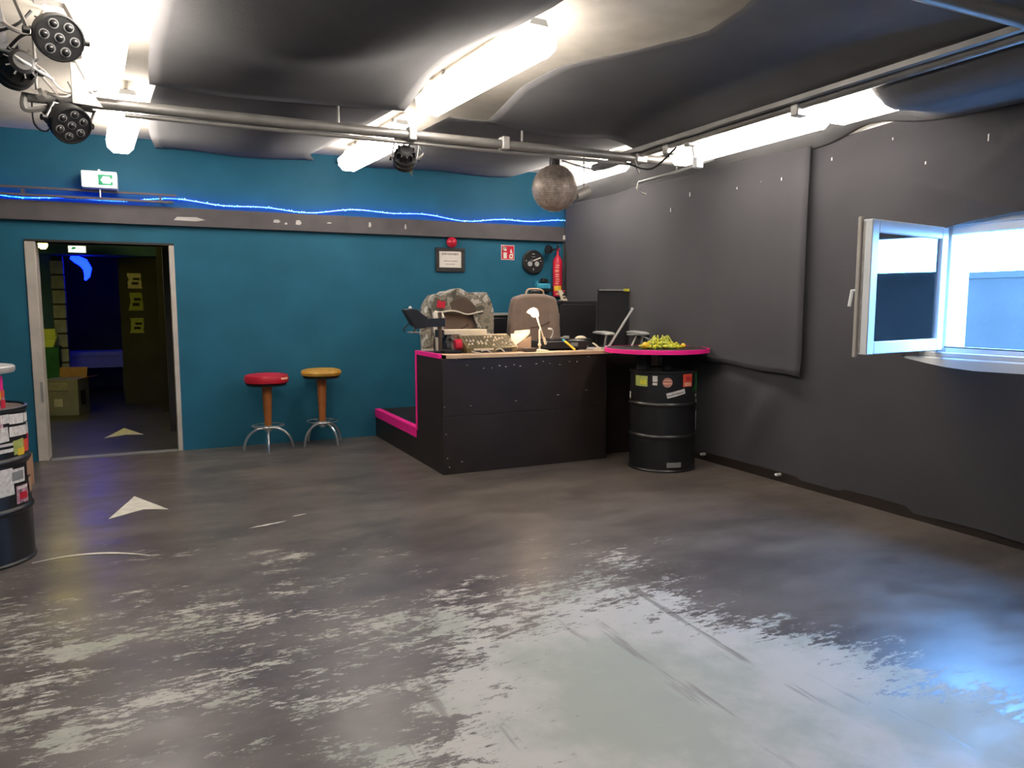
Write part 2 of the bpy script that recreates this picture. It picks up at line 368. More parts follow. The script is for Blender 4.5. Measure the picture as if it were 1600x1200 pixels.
# ultraviolet lamp
t = thing('ultraviolet_lamp', 'curved blue ultraviolet lamp glowing high in the dark back room', 'light', (-.938, 12.95, 2.09))
obj('bracket', MB().cyl((0, 0, .0), (0, 0, HC - 2.09), .012), 'black', t)
obj('tube', MB().tube([(-.15 + .02, 0, .06), (-.06, 0, .03), (.03, 0, -.02), (.08, 0, -.11), (.07, 0, -.22), (.04, 0, -.28)], [.03, .06, .07, .06, .04, .015], 10), 'uv', t)
t = thing('bench', 'low bench in blue light at the far end of the hallway', 'bench', (-1.0, 13.8, 0))
obj('seat', B(-.75, .62, -.2, .25, .62, .70), 'benchblue', t, bevel=.01)
obj('front_panel', B(-.75, .62, -.19, -.16, .44, .62), 'benchblue', t)
obj('leg', B(-.70, -.62, -.15, .2, 0, .62), 'black', t); obj('leg', B(.5, .58, -.15, .2, 0, .62), 'black', t)
# cabinet and tub, cardboard carton
t = thing('cabinet', 'dark green draped cabinet standing against the hallway wall', 'cabinet', (-1.40, 12.02, -.09))
obj('body', B(-.2, .2, -.17, .2, .09, .93), 'darkgreen', t, bevel=.01)
obj('drape', MB().grid(lambda u, v: (-.205 + .42 * u, -.185 - .012 * math.sin(14 * u) * (1 - v), .32 + .64 * v), 24, 6), 'darkgreen', t, solid=.006)
obj('top', B(-.21, .215, -.19, .21, .93, .955), 'darkgreen', t)
t = thing('plastic_tub', 'lime yellow plastic tub with a dark grip hole on the green cabinet', 'tub', (-1.345, 11.95, .865))
obj('body', MB().prism([(-.13, 0), (.10, 0), (.135, .12), (-.13, .12)], -.1, .12), 'limebox', t, bevel=.008)
obj('rim', B(-.14, .145, -.115, .13, .12, .145), 'limebox', t, bevel=.006)
obj('lid', MB().prism([(-.135, .145), (.14, .145), (.13, .255), (-.12, .255)], -.1, .12), 'limebox', t, bevel=.012)
obj('grip_hole', B(-.10, -.03, -.118, -.10, .075, .10), 'black', t, bevel=.004)
t = thing('open_carton', 'grey open carton with raised flaps on the hallway floor', 'box', (-1.12, 11.45, 0), rz=R(-14))
obj('body', B(-.2, .24, -.2, .22, 0.0, .47), 'grey', t, bevel=.006)
obj('flap', MB().bar((-.2, -.15, .47), (-.36, -.15, .56), .3, .006, (0, 0, 1)), 'card', t)
obj('flap', MB().bar((.24, 0, .47), (.36, -.02, .50), .36, .006), 'card', t)
obj('flap', MB().bar((.05, .22, .47), (.05, .26, .60), .34, .006, (0, 1, 0)), 'card', t)
obj('front_label', B(-.05, .05, -.203, -.2, .12, .22), 'tear', t)
obj('side_print', B(.24, .243, -.12, .06, .12, .32), 'blackmatt', t)
obj('handle_strip', B(-.15, .12, -.21, -.2, .33, .43), 'zinc', t, bevel=.01)
# posters on the facing wall
for i, (z0, z1, mm, lab) in enumerate([(1.03, 1.25, 'olive', 'small yellow poster pasted lowest on the dark hallway wall'),
                                       (1.36, 1.62, 'olive', 'torn yellow poster pasted above the lowest one on the dark hallway wall'),
                                       (1.68, 1.90, 'zinc', 'faded grey poster pasted highest on the dark hallway wall')]):
    t = thing('poster', lab, 'poster', (-.245, 12.298, z0))
    h = z1 - z0; e = [(-.075, 0), (.12, 0)] + [(.12 + rnd.uniform(-.02, .0), h * k / 5) for k in range(1, 6)] + [(-.075 + rnd.uniform(.0, .03), h * (1 - k / 5)) for k in range(0, 5)]
    obj('sheet', MB().prism(e, -.004, 0), mm, t)
    obj('print', MB().box(-.02, .07, -.006, -.004, h * .25, h * .42).box(.0, .09, -.006, -.004, h * .55, h * .7), 'blackmatt', t)
st = MB()
for i in range(9):
    y = rnd.uniform(8.5, 9.2); z = rnd.uniform(1.1, 1.95); s = rnd.uniform(.012, .03); st.box(.224, .23, y, y + s * 1.5, z, z + s)
obj('paint_chips', st, 'tear', bpy.data.objects['wall_hall_right'], kind='stuff')

# ================================================================== BACK WALL FITTINGS
bw = struct('trim_5', B(XL, 4.56, YB - .055, YB, 2.20, 2.375), 'beam', bevel=.004)
tears = MB()
for (x, z, l, h) in [(.22, 2.255, .28, .035), (1.14, 2.275, .07, .03), (1.36, 2.265, .06, .045), (1.25, 2.26, .03, .02), (2.12, 2.275, .03, .05), (2.52, 2.27, .02, .05), (1.68, 2.29, .05, .012), (4.5, 2.23, .05, .05)]:
    n = 6; tears.prism([(x, z), (x + l * .7, z - h * .1), (x + l, z + h * .35), (x + l * .72, z + h), (x + l * .1, z + h * .9)], YB - .058, YB - .054)
obj('torn_paper', tears, 'tear', bw, kind='stuff')
# rope light
def ropez(x): return 2.422 + .022 * math.sin(x * 3.1 + .7) + .014 * math.sin(x * 7.3)
pts = [(x, YB - .045 + .008 * math.sin(x * 5), ropez(x)) for x in [XL + .1 + i * .05 for i in range(int((4.54 - XL - .1) / .05) + 1)]]
t = thing('rope_light', 'wavy blue LED rope light lying along the ledge of the blue wall', 'light')
obj('tube', MB().tube(pts, .0055, 6), 'led', t)
dots = MB()
for i, p in enumerate(pts):
    for k in range(2):
        if rnd.random() < .62:
            dots.sphere((p[0] + .025 * k, p[1] - .006, p[2] + rnd.uniform(-.004, .006)), rnd.uniform(.005, .009), 6, 4)
obj('diodes', dots, 'ledhot', t, kind='stuff')
t = thing('cable_tray', 'long thin grey twin rail tray above the ledge under the exit sign', 'rail', (0, YB, 0))
obj('rail', B(XL + .2, .25, -.11, -.075, 2.470, 2.490), 'beam', t); obj('rail', B(XL + .2, .22, -.13, -.095, 2.402, 2.422), 'beam', t)
for x in (-3.0, -2.0, -1.0, .1): obj('bracket', B(x, x + .02, -.12, 0, 2.42, 2.462), 'beam', t)
t = thing('exit_sign', 'white lit exit sign with a green pictogram above the doorway', 'sign', (-.385, YB - .16, 2.495))
obj('case', B(-.145, .145, -.03, .16, 0, .155), 'white', t, bevel=.012)
obj('panel', B(-.138, .138, -.036, -.029, .008, .147), 'exitwhite', t, bevel=.004)
pic = MB().box(-.01, .108, -.040, -.036, .108, .122).box(-.008, .012, -.040, -.036, .03, .108).box(-.008, .108, -.040, -.036, .03, .044).box(.090, .108, -.040, -.036, .044, .062).box(.086, .108, -.040, -.036, .09, .108)
pic.prism([(.012, .044), (.03, .044), (.022, .062), (.012, .07)], -.040, -.036).prism([(.012, .108), (.032, .108), (.020, .088), (.012, .08)], -.040, -.036)
obj('pictogram', pic, 'exitgreen', t)
obj('stem', MB().cyl((0, -.0, -.075), (0, -.0, 0), .006, n=8), 'white', t); obj('cap', MB().sphere((0, .0, .16), .014, 8, 6), 'white', t)

t = thing('alarm_sounder', 'round red fire alarm sounder on the blue wall above the framed notice', 'alarm', (3.075, YB, 2.145))
q = Matrix.Rotation(R(90), 4, 'X')
obj('base', MB().lathe([(.05, 0), (.055, .02), (.05, .03)], 24, q), 'white', t)
obj('dome', MB().lathe([(.058, .02), (.060, .045), (.045, .07), (.02, .085), (.001, .088)], 24, q), 'red', t)
t = thing('framed_notice', 'black framed paper notice hanging on the blue wall', 'notice', (3.065, YB, 1.95))
obj('frame', MB().box(-.175, .175, -.025, 0, .10, .135).box(-.175, .175, -.025, 0, -.135, -.085).box(-.175, -.135, -.025, 0, -.085, .10).box(.135, .175, -.025, 0, -.085, .10), 'black', t, bevel=.004)
obj('sheet', B(-.136, .136, -.012, 0, -.086, .101), 'paper', t)
ln = MB()
for (z, x0, x1, h) in [(.055, -.10, .10, .022), (-.018, -.075, .085, .010), (-.052, -.06, .055, .009)]:
    x = x0
    while x < x1:
        l = rnd.uniform(.010, .026); ln.box(x, min(x + l, x1), -.0135, -.012, z, z + h); x += l + rnd.uniform(.003, .007)
obj('text_lines', ln, 'ink', t, kind='stuff')
t = thing('fire_sign', 'red fire extinguisher sign with white pictograms on the blue wall', 'sign', (3.79, YB, 2.055))
obj('plate', B(-.085, .085, -.006, 0, -.085, .085), 'paper', t)
obj('field', B(-.078, .078, -.008, -.006, -.078, .078), 'red', t)
pg = MB().box(-.058, -.015, -.010, -.008, -.068, .0).box(-.055, -.018, -.010, -.008, .018, .062).box(-.06, -.05, -.010, -.008, .03, .07)
pg.box(-.066, -.015, -.010, -.008, .044, .056)
pg.prism([(.02, -.068), (.062, -.068), (.066, -.02), (.052, .012), (.042, .045), (.03, .02), (.034, -.01), (.016, -.035)], -.010, -.008)
obj('pictogram', pg, 'paper', t); obj('pictogram_gap', MB().box(.030, .050, -.0115, -.010, -.052, -.030).box(.036, .056, -.0115, -.010, -.015, -.004), 'red', t)
t = thing('wall_clock', 'round black chronograph style wall clock with two pale subdials', 'clock', (4.115, YB, 1.952))
obj('case', MB().lathe([(.13, 0), (.142, .012), (.142, .03), (.13, .038), (.125, .032), (.0005, .032)], 40, q), 'black', t)
for x in (-.046, .046): obj('subdial', MB().lathe([(.030, .032), (.030, .036), (.001, .036)], 20, q @ Matrix.Translation((x, -.022 + 0, 0))), 'silver', t)
obj('minute_hand', MB().bar((-.01, -.040, .012), (.092, -.040, .052), .003, .014, (0, 0, 1)), 'paper', t)
obj('hour_hand', MB().bar((0, -.040, .012), (-.05, -.040, .0), .003, .008, (0, 0, 1)), 'grey', t)
mk = MB().box(-.015, .015, -.036, -.032, .088, .098).box(-.022, .022, -.036, -.032, .058, .063).box(-.006, .006, -.036, -.032, -.10, -.075)
for x in (-.105, .09): mk.box(x, x + .016, -.036, -.032, .008, .018)
mk.box(-.034, -.022, -.036, -.032, .02, .026)
obj('hour_marks', mk, 'silver', t, kind='stuff')
t = thing('fire_extinguisher', 'tall red fire extinguisher hanging on the blue wall corner', 'extinguisher', (4.415, YB - .085, 1.535))
obj('cylinder', MB().lathe([(.035, 0), (.056, .012), (.058, .03), (.058, .42), (.050, .455), (.028, .485), (.018, .50), (.018, .53), (.001, .53)], 28), 'red', t)
def band(r, a0, a1, z0, z1, n=10):
    m = MB(); return m.grid(lambda u, v: (r * math.cos(a0 + (a1 - a0) * u), r * math.sin(a0 + (a1 - a0) * u), z0 + (z1 - z0) * v), n, 1)
FA = -math.pi / 2 - .5
obj('label_sheet', band(.0587, FA - .8, FA + .8, .10, .40), 'mixstick' if 0 else 'red', t)
obj('yellow_label', band(.0592, FA - .75, FA + .85, .075, .135), 'yellow', t)
tl = MB()
for z in (.16, .185, .21, .24, .265, .30, .315, .35, .375):
    a = FA - .5 + rnd.uniform(-.1, .3); tl.grid(lambda u, v: (.0595 * math.cos(a + .8 * u), .0595 * math.sin(a + .8 * u), z + .009 * v), 6, 1)
tl.grid(lambda u, v: (.0595 * math.cos(FA - .3 + .7 * u), .0595 * math.sin(FA - .3 + .7 * u), .03 + .02 * v), 6, 1)
obj('print_lines', tl, 'peach', t, kind='stuff')
obj('valve', MB().cyl((0, 0, .52), (0, 0, .57), .016, n=12).box(-.012, .012, -.05, .03, .56, .575), 'red', t)
obj('lever', MB().bar((0, 0, .585), (-.03, -.07, .62), .018, .012), 'black', t)
obj('horn', MB().tube([(0, 0, .55), (-.04, -.01, .575), (-.07, -.01, .56), (-.11, -.02, .56), (-.155, -.03, .565)], [.010, .010, .012, .045, .058], 12), 'black', t)
obj('bracket', B(-.02, .02, .05, .085, .3, .36), 'grey', t)
struct('trim_6', B(4.535, 4.575, YB - .03, YB, 1.40, 2.20), 'beam')
t = thing('toy_gadget', 'small cyan plastic gadget with dark cap mounted low on the blue wall', 'gadget', (4.24, YB - .05, 1.60))
obj('body', MB().box(-.10, .09, -.03, .05, .03, .10), 'cyan', t, bevel=.015); obj('ear', B(-.105, -.085, -.03, .03, .08, .13), 'cyan', t, bevel=.005)
obj('cap', MB().prism([(-.03, .11), (.06, .11), (.05, .145), (-.01, .165)], -.03, .05), 'black', t, bevel=.006)
obj('base', B(-.07, .10, -.02, .05, 0, .03), 'black', t, bevel=.006)

# ================================================================== RIGHT WALL: window, cloths
XCL = 4.585
win = sempty('window_1', (0, 0, 0))
fr = MB().box(XR + .02, XR + .09, WY1 - .055, WY1, WZ0, WZ1).box(XR + .02, XR + .09, WY0, WY0 + .055, WZ0, WZ1).box(XR + .02, XR + .09, WY0 + .055, WY1 - .055, WZ0, WZ0 + .055).box(XR + .02, XR + .09, WY0 + .055, WY1 - .055, WZ1 - .055, WZ1)
obj('frame', fr, 'white', win, bevel=.005)
obj('sill', B(XCL + .012, XR + .09, WY0 - .05, WY1 + .22, WZ0 - .10, WZ0 - .012), 'white', win, bevel=.012)
obj('sill_step', B(XR - .02, XR + .05, WY0, WY1 + .06, WZ0 - .012, WZ0 + .02), 'white', win, bevel=.006)
obj('gasket', B(XR + .018, XR + .022, WY0 + .05, WY1 - .05, WZ0 + .05, WZ0 + .058), 'black', win)
sw, sh = .89, .785
sash = bpy.data.objects.new('sash', None); COL.objects.link(sash); sash.parent = win; sash.location = (XR - .005, WY1 - .02, WZ0 + .035); sash.rotation_euler = (0, 0, R(189))
ff = .075
obj('sash_frame', MB().box(0, ff, -.03, .03, 0, sh).box(sw - ff, sw, -.03, .03, 0, sh).box(ff, sw - ff, -.03, .03, 0, ff).box(ff, sw - ff, -.03, .03, sh - ff, sh), 'white', sash, bevel=.006)
obj('pane', B(ff - .01, sw - ff + .01, -.012, -.008, ff - .01, sh - ff + .01), 'glass', sash)
obj('pane', B(ff - .01, sw - ff + .01, .008, .012, ff - .01, sh - ff + .01), 'glass', sash)
obj('overlap_strip', B(sw - .012, sw + .016, -.052, -.03, -.016, sh + .016), 'frame', sash, bevel=.004)
obj('seal', B(sw - .006, sw + .001, -.028, -.012, .01, sh - .01), 'zinc', sash)
obj('handle', MB().box(sw - .05, sw - .025, -.066, -.052, sh * .40, sh * .56).tube([(sw - .037, -.06, sh * .48), (sw - .037, -.10, sh * .48), (sw - .030, -.11, sh * .36)], .010, 8), 'white', sash)

def wav(y, z):
    return (.016 * math.sin(1.7 * y + .6 * z) + .012 * math.sin(3.9 * y - 1.4 * z + 1) + .008 * math.sin(7.1 * y + 2.2 * z) * (z / 2.6))
def wc(y, z):
    k = min(1, max(0, (z - .0) / .3)); s = .5 - .5 * math.cos(math.pi * k)
    x = XCL - .012 + wav(y, z) * .75 + (1 - s) * .012
    x -= .05 * math.exp(-((y - 5.05) / .30) ** 2 - ((z - .72) / .35) ** 2)           # bulge below the overlapping sheet
    x -= .035 * math.exp(-((y - 4.75 + (z - .4) * .55) / .12) ** 2) * math.exp(-((z - .45) / .4) ** 2)
    for (a, b_, c_, w_) in ((2.5, 2.55, .6, .07), (3.0, 2.1, -.35, .03), (2.15, 2.45, .8, .06)):   # diagonal drag folds from the window corners
        x -= .020 * math.exp(-(((y - a) * c_ + (z - b_)) / w_) ** 2) * math.exp(-((y - a) / .5) ** 2) * min(1, max(0, (z - 1.75) / .25))
    return x
HY0, HY1 = 2.15, 3.44
def lp(x, tab):
    for (a, fa), (b_, fb) in zip(tab, tab[1:]):
        if a <= x <= b_: return fa + (fb - fa) * (x - a) / (b_ - a)
    return tab[-1][1] if x > tab[-1][0] else tab[0][1]
def htop(y): return lp(y, [(2.15, 1.98), (2.5, 1.99), (2.75, 1.985), (3.05, 1.955), (3.20, 1.925), (3.30, 1.935), (3.305, 1.12), (3.44, 1.10)])
def hbot(y): return lp(y, [(2.15, 1.06), (2.55, 1.045), (2.9, 1.040), (3.1, 1.050), (3.25, 1.068), (3.44, 1.095)])
cl = MB()
def ys(a, b_, s): n = max(1, int(round((b_ - a) / s))); return [a + (b_ - a) * i / n for i in range(n + 1)]
def sheet(m, Y, z0, z1, nz, fx):
    vs = []; fs = []
    for y in Y:
        for j in range(nz + 1):
            z = z0(y) + (z1(y) - z0(y)) * j / nz; vs.append((fx(y, z), y, z))
    for i in range(len(Y) - 1):
        for j in range(nz): fs.append((i * (nz + 1) + j, (i + 1) * (nz + 1) + j, (i + 1) * (nz + 1) + j + 1, i * (nz + 1) + j + 1))
    m.add(vs, fs)
ztop = lambda y: 2.66 + .02 * math.sin(2.3 * y)
zb = lambda y: .045 + .012 * math.sin(5 * y)
sheet(cl, ys(HY1 - .025, 7.98, .06), zb, ztop, 44, wc); sheet(cl, ys(YF + .05, HY0, .08), zb, ztop, 36, wc)
sheet(cl, ys(HY0, HY1, .045), zb, hbot, 18, wc); sheet(cl, ys(HY0, 3.30, .045), htop, ztop, 30, wc)
sheet(cl, ys(3.29, HY1 + .005, .05), lambda y: 1.11, ztop, 44, wc)
o = obj('wall_cloth', cl, 'wallcloth'); tag(o, 'charcoal cloth covering the right wall, cut open around the window', 'cloth')
c2 = MB()
def fold2(y, z):
    return XCL - .055 + .6 * wav(y + .4, z) - .010 * math.exp(-((y - 4.27) / .05) ** 2) - .014 * math.exp(-((z - .93) / .05) ** 2)
sheet(c2, ys(4.24, 7.96, .06), lambda y: lp(y, [(4.24, .885), (5.5, .955), (8, 1.0)]) + .006 * math.sin(9 * y), lambda y: 2.655 + .015 * math.sin(3 * y), 40, fold2)
for i in range(0): pass
o = obj('wall_cloth', c2, 'wallcloth', solid=.006); tag(o, 'charcoal cloth sheet overlapping the wall cloth behind the booth', 'cloth')
pins = MB()
for (y, z) in [(5.62, 2.44), (5.0, 2.42), (4.72, 2.44), (4.5, 2.42), (5.9, 2.33), (3.55, 2.55), (4.05, 2.50), (3.3, 2.35), (2.9, 2.42)]:
    pins.box(XCL - .075 if y > 4.3 else XCL - .04, XCL - .070 if y > 4.3 else XCL - .035, y, y + .008, z, z + rnd.uniform(.01, .05))
obj('staple_marks', pins, 'tear', o, kind='stuff')
for (y, lab) in ((4.47, 'small white bolt head low on the wall cloth nearest the window'), (5.40, 'small white bolt head low on the wall cloth beside the black drum')):
    t = thing('wall_bolt', lab, 'bolt', (XCL - .04, y, .06))
    obj('washer', MB().cyl((.06, 0, 0), (-.004, 0, 0), .014, n=14), 'silver', t); obj('head', MB().sphere((-.008, 0, .003), .011, 10, 6), 'white', t)
# outside
struct('wall_outside', MB().box(7.2, 7.45, -6, 14, -.5, 1.70).box(7.17, 7.50, -6, 14, 1.70, 1.76), 'concrete')
struct('wall_shade_unseen', B(XR, XR + .3, -9, 17, ZC + .15, 7.5), 'concrete')  # unseen wall added above the ceiling to shade the outside wall
struct('ground_outside', B(XR + .3, 30, -12, 20, -.6, -.5), 'asphalt')

# ================================================================== CEILING CLOTHS
def cloth_panel(name, lab, xl, xr, y0, y1, zf, nx=22, ny=70):
    def fn(u, v):
        y = y0 + (y1 - y0) * v; a = xl(y); b_ = xr(y); x = a + (b_ - a) * u; return (x, y, zf(x, y, u))
    o = obj(name, MB().grid(fn, nx, ny), 'molton', solid=.006); tag(o, lab, 'cloth'); return o
def z1(x, y, u):
    e = min(u, 1 - u); sag = .06 * math.sin(math.pi * u) * (.6 + .4 * math.sin(1.5 * y + 1))
    z = 2.86 - sag - .06 * math.exp(-((y - 4.05) / .35) ** 2) * math.sin(math.pi * min(1, u * 1.2)) + .02 * math.sin(2.1 * y + 3 * x)
    if y > 4.6: z -= .05 * min(1, (y - 4.6) / .6)
    return z
cloth_panel('ceiling_cloth', 'sagging black ceiling cloth between the left and middle light rows',
            lambda y: .07 + .03 * math.sin(2.2 * y), lambda y: lp(y, [(-3, 1.6), (2.2, 1.55), (2.7, 1.74), (3.2, 1.78), (3.6, 1.74), (4.2, 1.63), (5.2, 1.66)]), YF + .05, 5.22, z1)
def z2(x, y, u):
    z = 2.87 - .075 * math.sin(math.pi * u) * (.7 + .3 * math.sin(1.3 * y)) + .02 * math.sin(2.4 * y + 2 * x)
    if y > 4.6: z -= .05 * min(1, (y - 4.6) / .6)
    return z - .02 * (1 - u) * math.exp(-((y - 4.2) / .3) ** 2) - .15 * max(0, (u - .72) / .28) ** 1.5
cloth_panel('ceiling_cloth', 'sagging black ceiling cloth between the middle and right light rows',
            lambda y: lp(y, [(-3, 2.4), (2.5, 2.45), (2.9, 2.62), (3.3, 2.72), (3.7, 2.55), (4.1, 2.26), (4.5, 2.25), (5.2, 2.30)]), lambda y: 3.67 + .012 * math.sin(1.7 * y), YF + .05, 5.22, z2)
def z3(x, y, u):
    return 2.82 + (y - 5.27) / 2.7 * .09 - .05 * math.sin(math.pi * u) * math.sin(math.pi * min(1, (y - 5.27) / 2.7)) + .012 * math.sin(5 * x)
cloth_panel('ceiling_cloth', 'black ceiling cloth between the pipe and blue wall, left of the white lamp', lambda y: .09 - .06 * math.sin((y - 5.27) * 1.16), lambda y: lp(y, [(5.2, 1.62), (6.0, 1.58), (6.9, 1.52), (7.6, 1.45), (8.1, 1.6)]), 5.27, 7.98, z3, 20, 24)
cloth_panel('ceiling_cloth', 'black ceiling cloth between the pipe and blue wall, beside the mirror ball', lambda y: lp(y, [(5.2, 2.02), (6.5, 2.0), (7.3, 1.95), (8.1, 1.75)]), lambda y: 3.78, 5.27, 7.98, z3, 20, 24)
def z4(x, y, u):
    low = 1 / (1 + math.exp((y - 3.2) / .08))          # bunched under the lamp by the window
    k = 1 - (1 - min(u / .2, 1)) ** 2
    zl = 2.70 - .165 * k + max(0, u - .2) / .8 * .08
    zh = 2.78 + (2.615 - 2.78) * u ** 1.3 - .02 * math.sin(math.pi * u) * math.sin(1.9 * y) + .085 * math.exp(-((y - 3.72) / .30) ** 2) * u ** 2
    return zl * low + zh * (1 - low)
cloth_panel('ceiling_cloth', 'black cloth strip between the right light row and the window wall',
            lambda y: lp(y, [(-3, 3.69), (3.0, 3.69), (3.15, 3.80), (3.3, 4.13), (3.9, 4.20), (4.6, 4.17), (5.3, 4.20), (6.0, 4.18), (8, 4.18)]), lambda y: lp(y, [(-3, 4.60), (3.0, 4.60), (3.7, 4.55), (4.15, 4.59), (8, 4.6)]), YF + .05, 7.98, z4, 14, 110)
cloth_panel('ceiling_cloth', 'black ceiling cloth left of the left light row', lambda y: XL + .05, lambda y: -.62 + .05 * math.sin(2 * y), YF + .05, 5.2, lambda x, y, u: 2.88 - .06 * math.sin(math.pi * u), 16, 40)

# ================================================================== FLUORESCENT LAMPS
def lamp_proto():
    t = thing('fluorescent_lamp', 'x', 'light')
    hl_ = .72
    cs_ = [(-.060, .045), (-.108, .0), (-.100, -.06), (-.055, -.105), (.055, -.105), (.100, -.06), (.108, .0), (.060, .045)]
    obj('housing', MB().prism([(-.060, .046), (.060, .046), (.045, .085), (-.045, .085)], -hl_, hl_), 'white', t, bevel=.004)
    obj('diffuser', MB().prism(cs_, -hl_ + .02, hl_ - .02), 'fluo', t)
    cs2 = [(x * 1.015, z * 1.015) for x, z in cs_]
    obj('end_cap', MB().prism(cs2, hl_ - .02, hl_), 'fluo', t); obj('end_cap', MB().prism(cs2, -hl_, -hl_ + .02), 'fluo', t)
    for y in (-.5, .5): obj('hanger', MB().cyl((0, y, .07), (0, y, ZC - 2.69), .012, n=8), 'steel', t)
    return t
lp0 = lamp_proto(); first = True
rows = [(-.14, 'left'), (1.85, 'middle'), (4.03, 'right')]
seen = {(0, 0): 'lit fluorescent lamp over the doorway beside the exit sign', (1, 0): 'lit fluorescent lamp behind the pipe over the two stools',
        (2, 0): 'lit fluorescent lamp behind the mirror ball', (0, 1): 'lit fluorescent lamp beside the stage lights above the pipe end',
        (1, 1): 'lit fluorescent lamp in the middle of the ceiling between two sagging cloths', (2, 1): 'lit fluorescent lamp along the right wall above the overlapping cloth sheet',
        (2, 2): 'lit fluorescent lamp above the window by the dark pipe rail'}
for i, (x, nm) in enumerate(rows):
    for j, y in enumerate((6.75, 4.35, 2.78 if i == 2 else 2.15, -.1)):
        if (i, j) == (1, 2): continue
        if first: o = lp0; first = False
        else: o = copy_tree(lp0)
        o.location = (x - (.08 if i == 2 and j > 0 else 0), y, 2.86 if i < 2 else (2.80 if j == 0 else 2.69)); o.rotation_euler.z = R((4.0, 4.0, -1.0)[i])
        o['label'] = seen.get((i, j), 'lit fluorescent lamp of the %s light row, %s from the blue wall' % (nm, ('first', 'second', 'third', 'fourth')[j])); o['group'] = 'fluorescent ceiling lamps'
        if (i, j) not in seen:                     # these rows go on over and behind the viewer
            o.name = 'fluorescent_lamp_offscreen'
            for ch in o.children:
                if ch.name.startswith(('diffuser', 'end_cap')): ch.name = ch.name.split('.')[0] + '_offscreen'

# ================================================================== PIPE RIG
PZ, PY, PX = 2.65, 5.25, 3.68
t = thing('lighting_rig', 'dark steel pipe frame hanging under the ceiling cloth', 'pipe rig')
pb = obj('cross_pipe', MB().cyl((-.60, PY, PZ), (PX + .35, PY, PZ), .034, n=14), 'steel', t)
obj('conduit', MB().cyl((-.1, PY + .02, PZ - .05), (PX, PY + .02, PZ - .05), .014, n=10), 'steel', t)
obj('side_pipe', MB().cyl((PX, YF + .4, PZ + .035), (PX, PY + .7, PZ + .035), .034, n=14), 'steel', t)
obj('rail', B(PX - .10, PX - .06, .2, PY + .3, PZ + .03, PZ + .06), 'steel', t)
obj('near_pipe', MB().cyl((-.6, 2.08, PZ + .02), (PX + .06, 2.08, PZ + .02), .034, n=14), 'steel', t)
for (x, y) in ((-.55, PY), (1.2, PY), (2.6, PY), (PX, 4.4), (PX, 2.6), (PX, .6), (1.0, 2.08)):
    obj('hanger_rod', MB().cyl((x, y, PZ), (x, y, ZC), .010, n=8), 'steel', t)
for (x, y, sx_, sy_) in ((1.72, PY, .03, .045), (2.45, PY, .03, .045), (PX, 4.85, .045, .03), (PX, 3.55, .045, .03), (PX, 2.08, .05, .05), (PX, PY, .05, .05), (-.3, PY, .03, .045)):
    obj('coupler', B(x - sx_, x + sx_, y - sy_, y + sy_, PZ - .04, PZ + .055), 'zinc', t, bevel=.008)

def quat_to(d): return Vector((0, 0, 1)).rotation_difference(Vector(d).normalized())
def par(lab, loc, dr, r, clampto, lens=True, name='stage_light', roll=0.0):
    t = thing(name, lab, 'stage light', loc)
    qq = quat_to(dr).to_matrix().to_4x4() @ Matrix.Rotation(roll, 4, 'Z')
    L = r * 1.25
    prof = [(r * .45, -L * .95), (r * .62, -L * .85), (r * .68, -L * .5), (r * .86, -L * .3), (r * .93, -L * .25), (r * .95, L * .05), (r * 1.0, L * .08), (r * 1.0, L * .40), (r * .93, L * .42), (r * .92, L * .34), (.001, L * .34)]
    obj('housing', MB().lathe(prof, 28, qq), 'black', t)
    fins = MB()
    for k in range(10):
        a = ang(k / 10); m_ = qq @ Matrix.Rotation(a, 4, 'Z'); fins.box(r * .6, r * .84, -.004, .004, -L * .85, -L * .32, m_)
    obj('cooling_fins', fins, 'black', t)
    if lens:
        for k in range(7):
            rr = 0 if k == 0 else r * .60; a = ang(k / 6)
            l_ = obj('lens', MB().sphere(qq @ Vector((rr * math.cos(a), rr * math.sin(a), L * .345)), r * .17, 12, 8), 'lensglass', t)
            obj('lens_rim', MB().lathe([(r * .17, L * .33), (r * .21, L * .33), (r * .21, L * .37), (r * .17, L * .37)], 14, Matrix.Translation(qq.to_3x3() @ Vector((rr * math.cos(a), rr * math.sin(a), 0))) @ qq), 'grey', l_)
    side = Vector(dr).normalized().cross(Vector((0, 0, 1))).normalized(); c = Vector(clampto) - Vector(loc)
    up = c.normalized()
    a1 = side * r * 1.1; top = c * .82
    obj('yoke', MB().bar(a1, a1 * .95 + top, .03, .006, side).bar(-a1, -a1 * .95 + top, .03, .006, side).bar(a1 + top, -a1 + top, .03, .006, up), 'zinc', t)
    for s in (1, -1): obj('knob', MB().cyl(a1 * s * .95, a1 * s * 1.18, r * .16, n=12), 'black', t)
    obj('clamp', MB().bar(top * .98, c, .05, .04, side), 'zinc', t)
    return t
par('large black LED stage light with seven lenses above the pipe end', (-.355, 4.30, 2.725), (.30, -.86, -.38), .108, (-.46, 4.55, ZC), roll=.26)
par('black LED stage light hanging under the pipe end', (-.40, 5.20, 2.515), (.45, -.75, -.55), .112, (-.36, PY, PZ - .02))
par('dark stage light turned away at the pipe end', (-.62, 5.02, 2.74), (-.35, .8, -.1), .105, (-.52, PY, PZ), lens=False)
par('black stage light hanging beside the white lamp over the stools', (1.70, 5.36, 2.50), (.15, .75, -.45), .085, (1.70, PY + .02, PZ), lens=False)
t = thing('cable_bundle', 'tangle of dark and white cables around the stage lights', 'cables', (-.45, PY, PZ))
def cab(pts, r=.006, m='black'): obj('cable', MB().tube(pts, r, 6), m, t)
